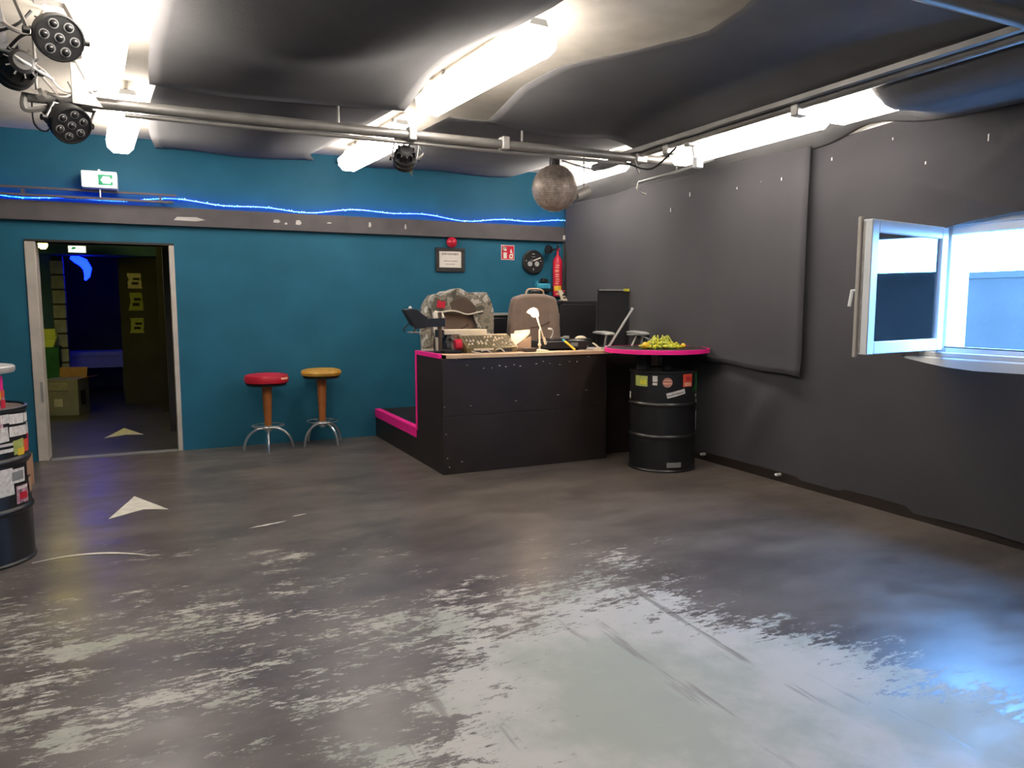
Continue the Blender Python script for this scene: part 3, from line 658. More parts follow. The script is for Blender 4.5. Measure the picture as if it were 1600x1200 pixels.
def spl(ctrl, n=10):
    P = [Vector(c) for c in ctrl]; out = []
    for i in range(len(P) - 1):
        p0, p1, p2, p3 = P[max(i - 1, 0)], P[i], P[i + 1], P[min(i + 2, len(P) - 1)]
        for k in range(n):
            u = k / n; out.append(.5 * ((2 * p1) + (-p0 + p2) * u + (2 * p0 - 5 * p1 + 4 * p2 - p3) * u * u + (-p0 + 3 * p1 - 3 * p2 + p3) * u ** 3))
    out.append(P[-1]); return out
cab(spl([(-.14, -.04, .0), (-.16, -.06, .18), (-.06, -.08, .14), (.02, -.05, .05), (.1, -.03, .03)]), .007, 'silver')
cab(spl([(-.13, .0, -.02), (-.12, -.04, -.16), (-.06, -.06, -.2), (.0, -.06, -.12)]), .005)
cab(spl([(-.2, -.2, .2), (-.1, -.3, .26), (.02, -.35, .22), (.1, -.3, .30)]), .01)
cab(spl([(-.3, -.3, .3), (-.25, -.45, .2), (-.12, -.5, .24), (-.05, -.5, .32)]), .008)
cab(spl([(-.35, -.2, .12), (-.22, -.3, .16), (-.12, -.35, .1), (.0, -.2, .06)]), .009, 'silver')
cab(spl([(-.06, 0, .04), (.02, -.06, .0), (.08, -.05, .03), (.06, -.02, .1)]), .006, 'silver')
cab(spl([(-.15, .0, .06), (-.17, -.03, -.05), (-.14, -.02, -.08), (.0, 0, -.04)]), .018, 'steel')
cab(spl([(.0, -.45, .34), (-.06, -.55, .2), (-.16, -.55, .22), (-.2, -.5, .34)]), .012, 'zinc')
t = thing('mounting_bracket', 'pale metal bracket bolted to the pipe end beside the stage lights', 'bracket', (-.27, PY - .03, PZ))
obj('plate', MB().prism([(-.10, -.03), (.06, -.04), (.02, .02), (-.03, .05), (-.03, .20), (-.10, .20)], -.045, -.033), 'zinc', t, bevel=.003)
obj('strut', MB().bar((-.05, -.05, .22), (.03, -.05, .05), .05, .012, (0, 1, 0)), 'zinc', t)
obj('clamp_plate', B(.02, .14, -.05, -.035, .03, .075), 'silver', t); obj('bolt', MB().cyl((.02, -.065, .06), (.02, -.03, .06), .014, n=8), 'steel', t)
# torn white cloth around the middle lamp
t = thing('hanging_rag', 'torn pale rag hanging off the middle pipe beside the stage light', 'rag', (1.72, 5.45, 2.60))
obj('rag', MB().grid(lambda u, v: (.13 + .04 * math.sin(6 * v) - .05 * v, .02 * math.sin(9 * u), -.22 * v * (1 - .3 * u) + .02 + .0 * u), 6, 8), 'silver', t, solid=.004)
# small flood lamp and rail fittings on the right
t = thing('flood_lamp', 'small white flood lamp clipped under the right pipe', 'light', (PX + .03, 4.62, PZ))
obj('arm', MB().bar((0, 0, .03), (.02, -.02, -.14), .02, .012), 'zinc', t)
obj('head', MB().box(-.005, .065, -.07, -.02, -.185, -.105), 'white', t, bevel=.01)
obj('clamp', B(-.05, .03, -.03, .03, -.02, .08), 'steel', t, bevel=.006)
t = thing('cable_hook', 'curved grey hook and rail fixed high on the right wall cloth', 'hook', (4.20, 5.85, 2.62))
obj('rail', MB().tube([(-.03, .1, -.03), (.06, -.35, .0), (.14, -.75, .05)], [.012, .016, .006], 8), 'grey', t)
obj('hook', MB().tube(spl([(-.03, .1, -.03), (-.04, .11, -.08), (-.02, .09, -.12), (.03, .06, -.14)]), .008, 8), 'silver', t)
obj('rod', MB().cyl((.06, -.35, .0), (.06, -.35, ZC - 2.62), .007, n=8), 'grey', t)
cs = thing('festoon_cable', 'dark cables slung between the mirror ball and the right pipe', 'cables')
for k, ctrl in enumerate([[(3.35, 5.95, 2.72), (3.5, 5.6, 2.60), (3.56, PY, 2.62)], [(3.56, PY, 2.6), (3.62, 5.0, 2.52), (3.6, 4.66, 2.62)], [(3.6, 5.2, 2.62), (3.75, 5.35, 2.55), (3.85, 5.5, 2.68)]]):
    obj('cable', MB().tube(spl(ctrl), .008, 6), 'grey' if k != 1 else 'black', cs)

# mirror ball
bc = Vector((3.30, 6.0, 2.485)); br = .205
t = thing('mirror_ball', 'beige mirror ball with small mirrored tiles hanging in front of the wall corner', 'mirror ball', bc)
ballm = mat('mirror_tiles', (0.42, 0.34, 0.29), 0.45, metal=0.25, var=0.35, vs=30)
core = obj('core', MB().sphere((0, 0, 0), br * .975, 32, 20), 'grey', t)
fac = MB(); nl = 30
for i in range(nl):
    p0 = math.pi * (i + .06) / nl; p1 = math.pi * (i + .94) / nl; nk = max(4, int(2 * nl * math.sin((p0 + p1) / 2)))
    for k in range(nk):
        a0 = ang((k + .05) / nk); a1 = ang((k + .95) / nk); j = rnd.uniform(.992, 1.008)
        fac.add([(br * j * math.sin(p) * math.cos(a), br * j * math.sin(p) * math.sin(a), br * j * math.cos(p)) for p, a in ((p0, a0), (p0, a1), (p1, a1), (p1, a0))], [(0, 1, 2, 3)])
obj('mirror_tiles', fac.mesh('mirror_tiles', smooth=False), ballm, t, kind='stuff')
obj('motor', MB().lathe([(.05, br - .01), (.05, br + .07), (.03, br + .08), (.001, br + .08)], 20), 'black', t)
obj('hanging_rod', MB().cyl((0, 0, br + .05), (0, 0, ZC - bc.z), .008, n=8), 'steel', t)
t = thing('pin_spot', 'small grey pin spot with a ring lens beside the mirror ball', 'stage light', (3.58, 6.05, 2.46))
obj('body', MB().cyl((-.03, 0, -.02), (.10, .0, .035), .045, .05, 16), 'silver', t); obj('ring', MB().tube([(-.055 + .0, .03 * math.cos(ang(k / 14)), -.03 + .03 * math.sin(ang(k / 14))) for k in range(14)], .010, 6, closed=True), 'zinc', t)
obj('arm', MB().cyl((.05, 0, .04), (.05, 0, ZC - 2.46), .007, n=8), 'steel', t)
obj('neck', MB().cyl((-.06, 0, -.03), (-.03, 0, -.02), .025, n=12), 'zinc', t)

# ================================================================== BOOTH
BX, BY, BT = 2.17, 5.88, 1.02
PYB = 6.59; PZH = .30; BXR = 3.80
t = thing('disc_jockey_booth', 'black painted plywood booth with a pale counter and neon pink edges', 'booth')
obj('front_panel', B(BX, BXR, BY, BY + .03, .0, .50), 'blackpaint', t, bevel=.002)
obj('front_panel', B(BX, BXR, BY + .002, BY + .03, .503, BT - .03), 'blackpaint', t, bevel=.002)
obj('side_panel', B(BX, BX + .03, BY + .03, PYB, 0, BT - .03), 'blackpaint', t)
obj('end_panel', B(BXR - .03, BXR, BY + .03, 6.06, 0, BT - .03), 'blackpaint', t)
obj('return_panel', B(BXR - .03, 4.52, 6.06, 6.09, 0, BT), 'blackpaint', t); obj('back_end_panel', B(4.02, 4.05, 6.09, PYB, 0, BT - .03), 'blackpaint', t)
obj('inner_panel', B(BX + .03, 4.05, PYB - .03, PYB, PZH, BT - .03), 'blackpaint', t)
obj('countertop', MB().prism([(BX + .04, BY + .02), (BXR + .06, BY + .02), (BXR + .1, 6.05), (4.05, 6.05), (4.05, PYB), (BX + .04, PYB)], BT - .03, BT, 'z'), 'blackpaint', t)
obj('counter_edge', MB().prism([(BX + .04, BY + .24), (BX + .04, BY + .02), (BX + .09, BY - .012), (BXR + .06, BY - .012), (BXR + .06, BY + .16), (BX + .16, BY + .16)], BT - .028, BT + .004, 'z'), 'wood', t, label='pale wooden counter edge', bevel=.003)
obj('pink_edge', B(BX - .006, BX + .030, BY + .10, PYB + .006, BT - .028, BT + .008), 'pink', t, label='neon pink edge strip')
obj('pink_edge', B(BX - .006, BX + .036, PYB - .03, PYB + .006, PZH - .01, BT - .028), 'pink', t, label='neon pink upright strip')
chips = MB()
for (u, z) in [(.12, .985), (.22, .93), (.37, .90), (.45, .90), (.52, .915), (.58, .905), (.66, .92), (.72, .905), (.88, .92), (.95, .94), (1.02, .92), (1.12, .905), (1.22, .93), (1.30, .925), (.25, .58), (.68, .60), (1.1, .63), (1.4, .66), (.01, .58), (.02, .35), (.03, .14), (.16, .10), (.05, .06), (1.42, .97)]:
    l = rnd.uniform(.006, .022); chips.box(BX + u, BX + u + l, BY - .003, BY + .001, z, z + rnd.uniform(.004, .009))
obj('paint_chips', chips, 'tear', t, kind='stuff')

t = thing('booth_platform', 'low black platform with a neon pink step edge behind the booth', 'platform')
obj('platform', MB().box(BX, 4.52, PYB, YB - .01, 0, PZH - .012), 'blackpaint', t)
obj('platform_top', MB().box(BX + .05, 4.52, PYB, YB - .01, PZH - .012, PZH), 'blackpaint', t)
obj('pink_edge', B(BX - .008, BX + .055, PYB, YB - .01, PZH - .085, PZH + .004), 'pink', t, label='neon pink step edge')
# drum
def drum(name, lab, loc, topr=.56):
    t = thing(name, lab, 'drum', loc)
    r = .290
    prof = [(r - .02, 0), (r + .006, 0), (r + .008, .012), (r, .022), (r, .285), (r + .010, .297), (r + .012, .305), (r + .010, .313), (r, .325), (r, .565), (r + .010, .577), (r + .012, .585), (r + .010, .593), (r, .605), (r, .855), (r + .008, .863), (r + .008, .878), (r - .004, .882), (r - .012, .868), (.001, .866)]
    obj('shell', MB().lathe(prof, 56), 'drum', t)
    return t
def stick(t, a, w_, z0, z1, m, lab=None, rot=0.0, r=.2925, poly=None, name='sticker'):
    # a curved sticker around angle a (radians), width w_ metres
    half = w_ / 2; n = 10; zc = (z0 + z1) / 2; h = (z1 - z0) / 2
    def fn(u, v):
        s = -half + w_ * u; zz = -h + 2 * h * v; s2 = s * math.cos(rot) - zz * math.sin(rot); z2_ = s * math.sin(rot) + zz * math.cos(rot)
        return (r * math.cos(a + s2 / .29), r * math.sin(a + s2 / .29), zc + z2_)
    return obj(name, MB().grid(fn, n, 2), m, t, label=lab)
DL = Vector((4.075, 5.385, 0))
t = drum('oil_drum', 'black oil drum with a few stickers standing beside the booth', DL)
A0 = math.atan2(-5.385, -4.075)      # towards the viewer's side of the room
s = stick(t, A0 - .70, .135, .745, .835, 'olive', 'olive yellow sticker'); stick(s, A0 - .62, .06, .765, .80, 'lime', r=.2932, name='print')
stick(t, A0 - .235, .042, .79, .84, 'whitestick', 'small white sticker'); stick(t, A0 - .235, .04, .76, .783, 'whitestick', 'small white sticker')
def disc(t, a, z, rad, m, lab, r=.2925):
    mbd = MB(); pts = [(r * math.cos(a), r * math.sin(a), z)] + [(r * math.cos(a + rad * math.cos(ang(k / 20)) / .29), r * math.sin(a + rad * math.cos(ang(k / 20)) / .29), z + rad * math.sin(ang(k / 20))) for k in range(20)]
    mbd.add(pts, [(0, 1 + k, 1 + (k + 1) % 20) for k in range(20)]); return obj('sticker', mbd, m, t, label=lab)
s = disc(t, A0 + .13, .785, .042, 'rose', 'round rose sticker'); stick(s, A0 + .13, .07, .772, .783, 'peach', r=.2932, name='print'); stick(s, A0 + .13, .06, .80, .806, 'peach', r=.2932, name='print')
s = stick(t, A0 + .80, .11, .745, .855, 'orange', 'orange red sticker'); stick(s, A0 + .80, .085, .752, .782, 'peach', r=.2932, name='print'); stick(s, A0 + .80, .05, .80, .832, 'redvinyl', r=.2932, name='print')
s = stick(t, A0 + .40, .17, .668, .712, 'whitestick', 'slanted white sticker with a dark line', rot=.24); stick(s, A0 + .38, .15, .682, .688, 'blackmatt', rot=.24, r=.2932, name='print')
stick(t, A0 + 1.32, .05, .70, .86, 'green', 'green tape', rot=.1); stick(t, A0 + 1.12, .06, .715, .735, 'green', 'green tape', rot=.9)
stick(t, A0 + 1.38, .05, .60, .625, 'whitestick', 'small white sticker'); stick(t, A0 + 1.3, .05, .65, .67, 'whitestick', 'small white sticker')
stick(t, A0 + 1.42, .05, .36, .52, 'tear', 'grey paint streak'); stick(t, A0 - 1.36, .06, .62, .68, 'whitestick', 'small white sticker')
stick(t, A0 + .38, .13, .045, .09, 'grey', 'worn grey sticker at the base')
# round table top on the drum
t = thing('round_table', 'round black table top with a neon pink edge standing on the oil drum', 'table', (DL.x - .005, DL.y + .10, .878))
obj('pole', MB().cyl((-.15, -.02, -.012), (-.15, -.02, .155), .065, n=20), 'blackmatt', t)
obj('pole', MB().cyl((.05, -.10, -.012), (.05, -.10, .155), .05, n=20), 'blackmatt', t)
rt_ = .465
obj('top', MB().lathe([(.001, .150), (rt_ - .012, .150), (rt_ - .012, .183), (.001, .183)], 56), 'blackpaint', t)
obj('edge_band', MB().ring([(rt_ - .012, .148), (rt_, .150), (rt_, .184), (rt_ - .012, .186)]), 'pink', t, label='neon pink edge band')
TT = .878 + .183
t = thing('garland', 'crumpled yellow green flower garland heaped on the round pink edged table', 'garland', (DL.x - .02, DL.y + .02, TT))
gm = MB(); gm2 = MB()
for i in range(150):
    a = rnd.uniform(0, 6.28); rr = .20 * math.sqrt(rnd.random()); hgt = max(0, .085 * (1 - (rr / .21)))
    x, y = rr * math.cos(a) * 1.0, rr * math.sin(a) * .7; z = rnd.uniform(.012, .02 + hgt)
    (gm if rnd.random() < .6 else gm2).sphere((x, y, z), rnd.uniform(.012, .024), 6, 4, (rnd.uniform(.8, 1.4), rnd.uniform(.8, 1.3), rnd.uniform(.5, .9)))
M['yelgreen'] = mat('yellow_green_petals', (0.42, 0.44, 0.07), 0.8, var=0.4, vs=25)
obj('petals', gm, 'lime', t, kind='stuff'); obj('petals', gm2, 'yelgreen', t, kind='stuff')
gl_ = MB()
for i in range(22):
    a = rnd.uniform(0, 6.28); x, y = .055 * math.cos(a), .05 * math.sin(a); gl_.tube(spl([(x, y, .07), (x * 1.2, y * 1.2, .085 + rnd.uniform(0, .03)), (x * 1.7, y * 1.6, .07), (x * 2.2, y * 2.0, .03)], 5), .006, 5)
obj('ribbons', gl_, 'yelgreen', t)
obj('end_bead', MB().sphere((.21, -.05, .022), .022, 10, 6), 'yellow', t); obj('end_bead', MB().sphere((-.19, -.04, .03), .03, 10, 6, (1.3, 1, 1)), 'yellow', t)

# drum on the left
D2 = Vector((-.975, 5.02, 0))
t = drum('oil_drum', 'black oil drum plastered with stickers standing by the doorway side', D2)
A2 = math.atan2(-D2.y, -D2.x)
def A2f(d): return A2 + d
patch = [(.55, .11, .80, .85, 'whitestick'), (.95, .12, .79, .845, 'whitestick'), (1.30, .07, .79, .84, 'whitestick'), (1.0, .16, .72, .775, 'whitestick'), (.55, .09, .70, .78, 'whitestick'), (1.38, .05, .71, .78, 'tear'),
         (.30, .12, .66, .70, 'whitestick'), (.62, .1, .64, .66, 'whitestick'), (.62, .1, .675, .69, 'tear'), (.95, .09, .62, .70, 'olive'), (1.0, .06, .61, .65, 'yellow'), (1.22, .08, .62, .69, 'orange'), (1.35, .05, .65, .72, 'redvinyl'), (.35, .15, .74, .84, 'mixstick'), (.1, .12, .62, .72, 'mixstick'), (.2, .1, .76, .84, 'whitestick'),
         (.50, .14, .40, .55, 'whitestick'), (.86, .11, .46, .54, 'whitestick'), (1.28, .07, .48, .56, 'card'), (1.32, .06, .38, .47, 'card'), (.96, .10, .34, .44, 'mixstick'), (.2, .13, .36, .50, 'tear')]
for (a, w_, z0, z1_, m_) in patch: stick(t, A2f(a), w_, z0, z1_, m_, rot=rnd.uniform(-.06, .12))
stick(t, A2f(.86), .085, .475, .525, 'grey', r=.2932, name='print'); stick(t, A2f(.98), .07, .36, .40, 'redvinyl', r=.2932, name='print'); stick(t, A2f(.96), .08, .42, .435, 'whitestick', r=.2932, name='print')
obj('lid', MB().lathe([(.001, .867), (.278, .867), (.278, .872), (.001, .874)], 40), 'seam', t)
t = thing('bar_table', 'round white edged table top on a bright patterned post above the stickered drum', 'table', (D2.x - .015, D2.y - .03, .872))
obj('post', MB().cyl((0, 0, 0), (0, 0, .20), .215, .200, 28), 'mixstick', t)
for (a, w_, z0, z1_, m_) in [(.3, .1, .0, .06, 'redvinyl'), (.8, .1, .0, .05, 'redvinyl'), (1.2, .08, .0, .05, 'red'), (.9, .12, .05, .10, 'yellow'), (1.25, .09, .06, .10, 'orange'), (1.1, .15, .10, .18, 'pink'), (.4, .14, .08, .16, 'orange'), (.75, .1, .11, .18, 'mixstick')]:
    stick(t, A2f(a), w_, z0, z1_, m_, r=.219 - .06 * (z0 + z1_) / 2)
obj('top', MB().lathe([(.001, .20), (.265, .20), (.272, .21), (.272, .232), (.265, .238), (.001, .238)], 44), 'silver', t, label='shiny pale table top')
# cardboard box by the wall
t = thing('cardboard_box', 'small brown cardboard box on the floor behind the stickered drum', 'box', (-1.09, 6.98, 0), rz=R(-8))
obj('body', B(-.14, .14, -.10, .11, 0, .25), 'card', t, bevel=.004)
obj('flap', MB().bar((-.14, .0, .25), (-.05, .0, .262), .2, .004), 'card', t); obj('flap', MB().bar((.14, .0, .25), (.02, .0, .266), .2, .004), 'card', t)
obj('tape', B(-.02, .02, -.103, -.1, .0, .25), 'wood', t)

# ================================================================== STOOLS
def stool(lab, loc, hz, seat_m, rz, seatr=.208, tick=.085, tear=False):
    t = thing('bar_stool', lab, 'stool', loc, rz)
    zb_ = .235
    obj('seat_cushion', MB().lathe([(.001, hz - tick), (seatr - .04, hz - tick), (seatr - .008, hz - tick + .012), (seatr, hz - tick * .5), (seatr - .012, hz - .012), (seatr - .05, hz), (.001, hz + .004)], 44), seat_m, t)
    obj('seat_board', MB().lathe([(.001, hz - tick - .02), (seatr - .03, hz - tick - .02), (seatr - .02, hz - tick), (.001, hz - tick)], 36), 'black', t)
    obj('column', MB().lathe([(.028, zb_), (.034, zb_ + .02), (.047, hz - tick - .10), (.050, hz - tick - .02), (.001, hz - tick - .02)], 24), 'orangewood', t)
    obj('hub', MB().lathe([(.03, zb_ - .05), (.036, zb_ - .04), (.036, zb_ + .012), (.001, zb_ + .012)], 20), 'chrome', t)
    for k in range(4):
        a = ang(k / 4); c_, s_ = math.cos(a), math.sin(a)
        prof = [(.02, zb_ - .015), (.09, zb_ - .02), (.155, zb_ - .055), (.205, zb_ - .115), (.228, zb_ - .18), (.235, .006)]
        obj('leg', MB().tube(spl([(r_ * c_, r_ * s_, z_) for r_, z_ in prof], 5), .0125, 8), 'chrome', t)
    obj('footrest_ring', MB().tube([(.155 * math.cos(ang(k / 40)), .155 * math.sin(ang(k / 40)), zb_ + .012) for k in range(40)], .0055, 6, closed=True), 'chrome', t)
    for k in range(4): obj('ring_spoke', MB().cyl((.03 * math.cos(ang(k / 4)), .03 * math.sin(ang(k / 4)), zb_), (.155 * math.cos(ang(k / 4)), .155 * math.sin(ang(k / 4)), zb_ + .012), .004, n=6), 'chrome', t)
    return t
t1 = stool('red vinyl bar stool with orange wooden column and chrome legs, pale patch on seat', (.985, 7.70, 0), .765, 'redvinyl', R(82), .215, .095)
a = -1.0 - R(82)
obj('pale_patch', MB().grid(lambda u, v: ((.216 - .03 * v ** 2) * math.cos(a + .5 * u), (.216 - .03 * v ** 2) * math.sin(a + .5 * u), .715 + .042 * v), 8, 4), 'peach', t1, label='pale patch')  # paler area on the side of the red cushion
stool('mustard yellow bar stool with orange wooden column and chrome legs', (1.535, 7.76, 0), .79, 'mustard', R(28), .205, .075)

# ================================================================== ITEMS ON AND BEHIND THE BOOTH
def seat(lab, loc, rz, w0, w1, h, hoop):
    t = thing('upholstered_seat', lab, 'seat', loc, rz)
    z0 = .42
    obj('base', MB().box(-.22, .22, -.2, .25, 0, .10).cyl((0, 0, .1), (0, 0, .26), .06, n=16), 'blackmatt', t)
    obj('cushion', B(-.27, .27, -.30, .22, .26, .44), 'upholstery', t, bevel=.06, seg=5)
    # backrest leans back a little; outline narrows to the top
    out = [(-w0 * .44, z0), (w0 * .44, z0), (w0 * .52, z0 + h * .18), (w0 * .5, z0 + h * .45), (w1 * .53, z0 + h * .80), (w1 * .47, z0 + h * .96), (w1 * .25, z0 + h), (0, z0 + h * 1.01), (-w1 * .25, z0 + h), (-w1 * .47, z0 + h * .96), (-w1 * .53, z0 + h * .80), (-w0 * .5, z0 + h * .45), (-w0 * .52, z0 + h * .18)]
    bk = obj('backrest', MB().prism(out, .14, .27), 'upholstery', t, bevel=.035, seg=4)
    obj('seam', MB().tube(spl([(-w0 * .30, .140, z0 + h * .30), (-w0 * .28, .139, z0 + h * .22), (0, .138, z0 + h * .20), (w0 * .28, .139, z0 + h * .22), (w0 * .30, .140, z0 + h * .30)]), .006, 6), 'seam', bk)
    obj('seam', MB().tube(spl([(-w0 * .1, .139, z0 + h * .58), (w0 * .1, .139, z0 + h * .60), (w0 * .34, .139, z0 + h * .68)]), .006, 6), 'seam', bk)
    obj('bolster', MB().grid(lambda u, v: (-w0 * .46 + .10 * u * w0 * 2, .14 - .03 * math.sin(math.pi * u), z0 + .05 + (h * .7) * v), 6, 10), 'upholstery', bk)
    obj('bolster', MB().grid(lambda u, v: (w0 * .46 - .10 * u * w0 * 2, .14 - .03 * math.sin(math.pi * u), z0 + .05 + (h * .7) * v), 6, 10), 'upholstery', bk)
    if hoop:
        zt = z0 + h
        obj('headrest_hoop', MB().tube(spl([(-.09, .20, zt - .02), (-.085, .20, zt + .03), (-.05, .20, zt + .055), (.05, .20, zt + .055), (.105, .20, zt + .035), (.115, .20, zt - .02)]), .010, 8), 'wood', bk)
        obj('headrest_pad', B(-.05, .07, .17, .23, zt + .0, zt + .045), 'black', bk, bevel=.012)
    return t
seat('taupe upholstered seat half covered by a camouflage jacket', (2.80, 6.98, PZH), R(4), .47, .40, .80, False)
seat('taupe upholstered seat with a wooden hoop behind the desk lamp', (3.655, 6.92, PZH), R(-4), .60, .52, .835, True)
t = thing('camouflage_jacket', 'grey camouflage jacket draped over the taupe seat', 'jacket', (2.80, 7.17, PZH))
def jk(u, v):
    x = -.31 + .62 * u; s = v * 2 - 1
    top = 1.275 - .06 * abs(2 * u - 1) ** 2.5 - .16 * max(0, abs(2 * u - 1) - .8) * 4
    drop = .36 * max(0, abs(s) - .25) / .75
    side = abs(2 * u - 1)
    if s < 0: drop *= (.45 + .55 * side ** 3) if u < .5 else (.5 + 1.0 * side ** 2)
    y = .15 * math.sin(max(-1, min(1, s / .3)) * math.pi / 2) * (1 if s > 0 else .72) - (.06 if s < 0 else 0) * side
    return (x + .02 * math.sin(9 * v + 5 * u) + .02 * (abs(s)) * (2 * u - 1), y + .018 * math.sin(17 * u + 3 * v), top - drop + .02 * math.sin(13 * u + 4 * v) + .01 * math.sin(29 * u))
obj('shell', MB().grid(jk, 40, 30), 'camo', t, solid=.016)
obj('lining', MB().grid(lambda u, v: (-.16 + .32 * u, -.148 - .01 * math.sin(math.pi * u), 1.05 + (.16 * math.sin(math.pi * (.1 + .8 * u)) + .02) * v), 14, 6), 'seam', t, solid=.006)
obj('collar_cord', MB().tube(spl([(-.28, -.15, 1.06), (-.1, -.17, 1.085), (.05, -.17, 1.05), (.18, -.16, 1.07), (.27, -.14, 1.09)]), .009, 6), 'strap', t)
obj('red_patch', MB().bar((-.26, -.155, 1.155), (-.18, -.165, 1.145), .008, .07, (0, 0, 1)), 'red', t, label='red patch')
obj('sleeve', MB().tube(spl([(-.30, -.02, 1.16), (-.34, -.06, 1.0), (-.35, -.08, .85), (-.35, -.10, .70)]), [.06] * 11 + [.068] * 10 + [.062] * 10, 12), 'camo', t)
obj('cuff', MB().tube([(-.35, -.10, .71), (-.352, -.102, .66)], [.064, .058], 12), 'strap', t)
t = thing('bag_strap', 'pair of off white straps hanging beside the draped seat', 'strap', (2.475, 6.86, PZH))
for dx in (-.02, .045): obj('strap', MB().tube([(dx, 0, 1.065), (dx + .004, -.03, 1.03), (dx - .006, -.032, .92), (dx + .012, -.03, .82), (dx + .02, -.028, .70)], [.020, .024, .022, .018, .022], 8), 'strap', t)
obj('buckle', B(-.01, .05, -.05, -.02, .87, .90), 'silver', t, bevel=.006); obj('hook', MB().tube([(-.02, 0, 1.06), (.0, .04, 1.075), (.045, 0, 1.06)], .016, 8), 'strap', t)

t = thing('equipment_stand', 'dark clamp stand holding a black plastic fin over the booth edge', 'stand', (2.30, 6.285, BT))
obj('base', MB().lathe([(.001, 0), (.06, 0), (.06, .012), (.02, .02), (.001, .02)], 28), 'black', t)
obj('pole', MB().cyl((0, 0, .01), (0, 0, .36), .017, n=12), 'seam', t)
obj('arm', MB().bar((.04, 0, .27), (-.20, 0, .265), .05, .075), 'black', t)
obj('fin', MB().prism([(-.14, .22), (-.22, .22), (-.27, .25), (-.345, .385), (-.28, .392), (-.22, .388), (-.17, .345), (-.12, .315)], -.045, .045), 'black', t, bevel=.008)
obj('dish', MB().lathe([(.001, .0), (.05, .002), (.062, .012), (.058, .014), (.001, .008)], 24, Matrix.Translation((-.25, -.02, .178))), 'silver', t, label='pale dish')
obj('dish_stem', MB().cyl((-.25, -.02, .18), (-.22, 0, .235), .012, n=8), 'black', t); obj('knob', MB().sphere((-.275, 0, .398), .016, 8, 6), 'silver', t)
obj('clip', MB().tube([(-.30, -.03, .26), (-.345, -.03, .22), (-.34, -.03, .19)], .006, 6), 'black', t)

t = thing('equipment_cabinet', 'dark low cabinet with a pale top edge between the two seats', 'cabinet', (3.40, 7.52, PZH))
obj('body', B(-.24, .24, -.02, .35, 0, 1.03), 'screen', t); obj('top', B(-.25, .25, -.035, .36, 1.03, 1.052), 'silver', t, label='pale top'); obj('door', B(-.22, .22, -.03, -.02, .1, 1.0), 'screen', t, bevel=.004)
obj('handle', B(.15, .17, -.045, -.03, .5, .62), 'grey', t)
t = thing('loudspeaker', 'large black loudspeaker box in the corner behind the booth', 'speaker', (4.30, 7.30, PZH))
obj('cabinet', B(-.255, .225, -.08, .38, 0, 1.19), 'blackmatt', t, bevel=.012); obj('grille', B(-.235, .205, -.092, -.08, .05, 1.15), 'blackmatt', t, bevel=.006)
obj('corner', B(-.258, -.21, -.085, -.04, 1.15, 1.194), 'black', t, bevel=.01); obj('badge', B(-.03, .03, -.096, -.092, .08, .11), 'silver', t)
t = thing('card_clip', 'small white card clip standing on the black loudspeaker', 'clip', (4.135, 7.32, PZH + 1.19))
obj('sheet', MB().prism([(-.065, .115), (-.02, .12), (.06, .0), (-.015, .0)], -.012, .004), 'ivory', t)
obj('prints', MB().box(-.01, .02, -.016, -.012, .055, .075).box(.005, .03, -.016, -.012, .025, .04), 'black', t); obj('peg', B(-.035, .035, -.02, .03, .0, .012), 'ivory', t); obj('dot', MB().sphere((.015, 0, .105), .014, 8, 6), 'redvinyl', t)
# office chair
t = thing('office_chair', 'black mesh office chair with pale armrests behind the round table', 'chair', (4.325, 6.44, PZH), rz=R(-10))
obj('seat', B(-.18, .18, -.20, .2, .46, .53), 'blackmatt', t, bevel=.03, seg=4)
obj('backrest', MB().prism([(-.17, .62), (.165, .62), (.18, .85), (.17, 1.29), (-.17, 1.29), (-.18, .85)], .19, .22), 'blackmatt', t, bevel=.012)
obj('back_frame', MB().tube([(-.17, .2, .62), (-.185, .2, .85), (-.175, .2, 1.30), (.175, .2, 1.30), (.185, .2, .85), (.165, .2, .62)], .014, 8, closed=True), 'black', t)
obj('top_bar', B(-.17, .12, .176, .19, 1.292, 1.306), 'grey', t); obj('tag', B(.105, .17, .172, .19, 1.285, 1.312), 'lime', t, label='yellow tag', bevel=.004)
for sx_ in (-1, 1):
    obj('armrest', MB().prism([(-.19, .860), (-.12, .872), (.08, .878), (.17, .868), (.17, .850), (-.19, .842)], sx_ * .19 - .055, sx_ * .19 + .055, 'x'), 'silver', t, bevel=.008)
    obj('arm_post', MB().tube(spl([(sx_ * .195, -.1, .86), (sx_ * .20, -.06, .7), (sx_ * .15, 0, .50)]), .013, 8), 'silver', t)
obj('gas_lift', MB().cyl((0, 0, .08 - PZH), (0, 0, .46), .028, n=12), 'black', t)
for k in range(5):
    cx_, cy_ = .12 * math.cos(ang(k / 5 + .1)), .12 * math.sin(ang(k / 5 + .1))
    lg = obj('base_leg', MB().bar((0, 0, .09 - PZH), (cx_, cy_, .05 - PZH), .04, .025), 'black', t)
    obj('castor', MB().cyl((cx_ - .012, cy_, .026 - PZH), (cx_ + .012, cy_, .026 - PZH), .026, n=12), 'black', lg)

CT = BT + .004
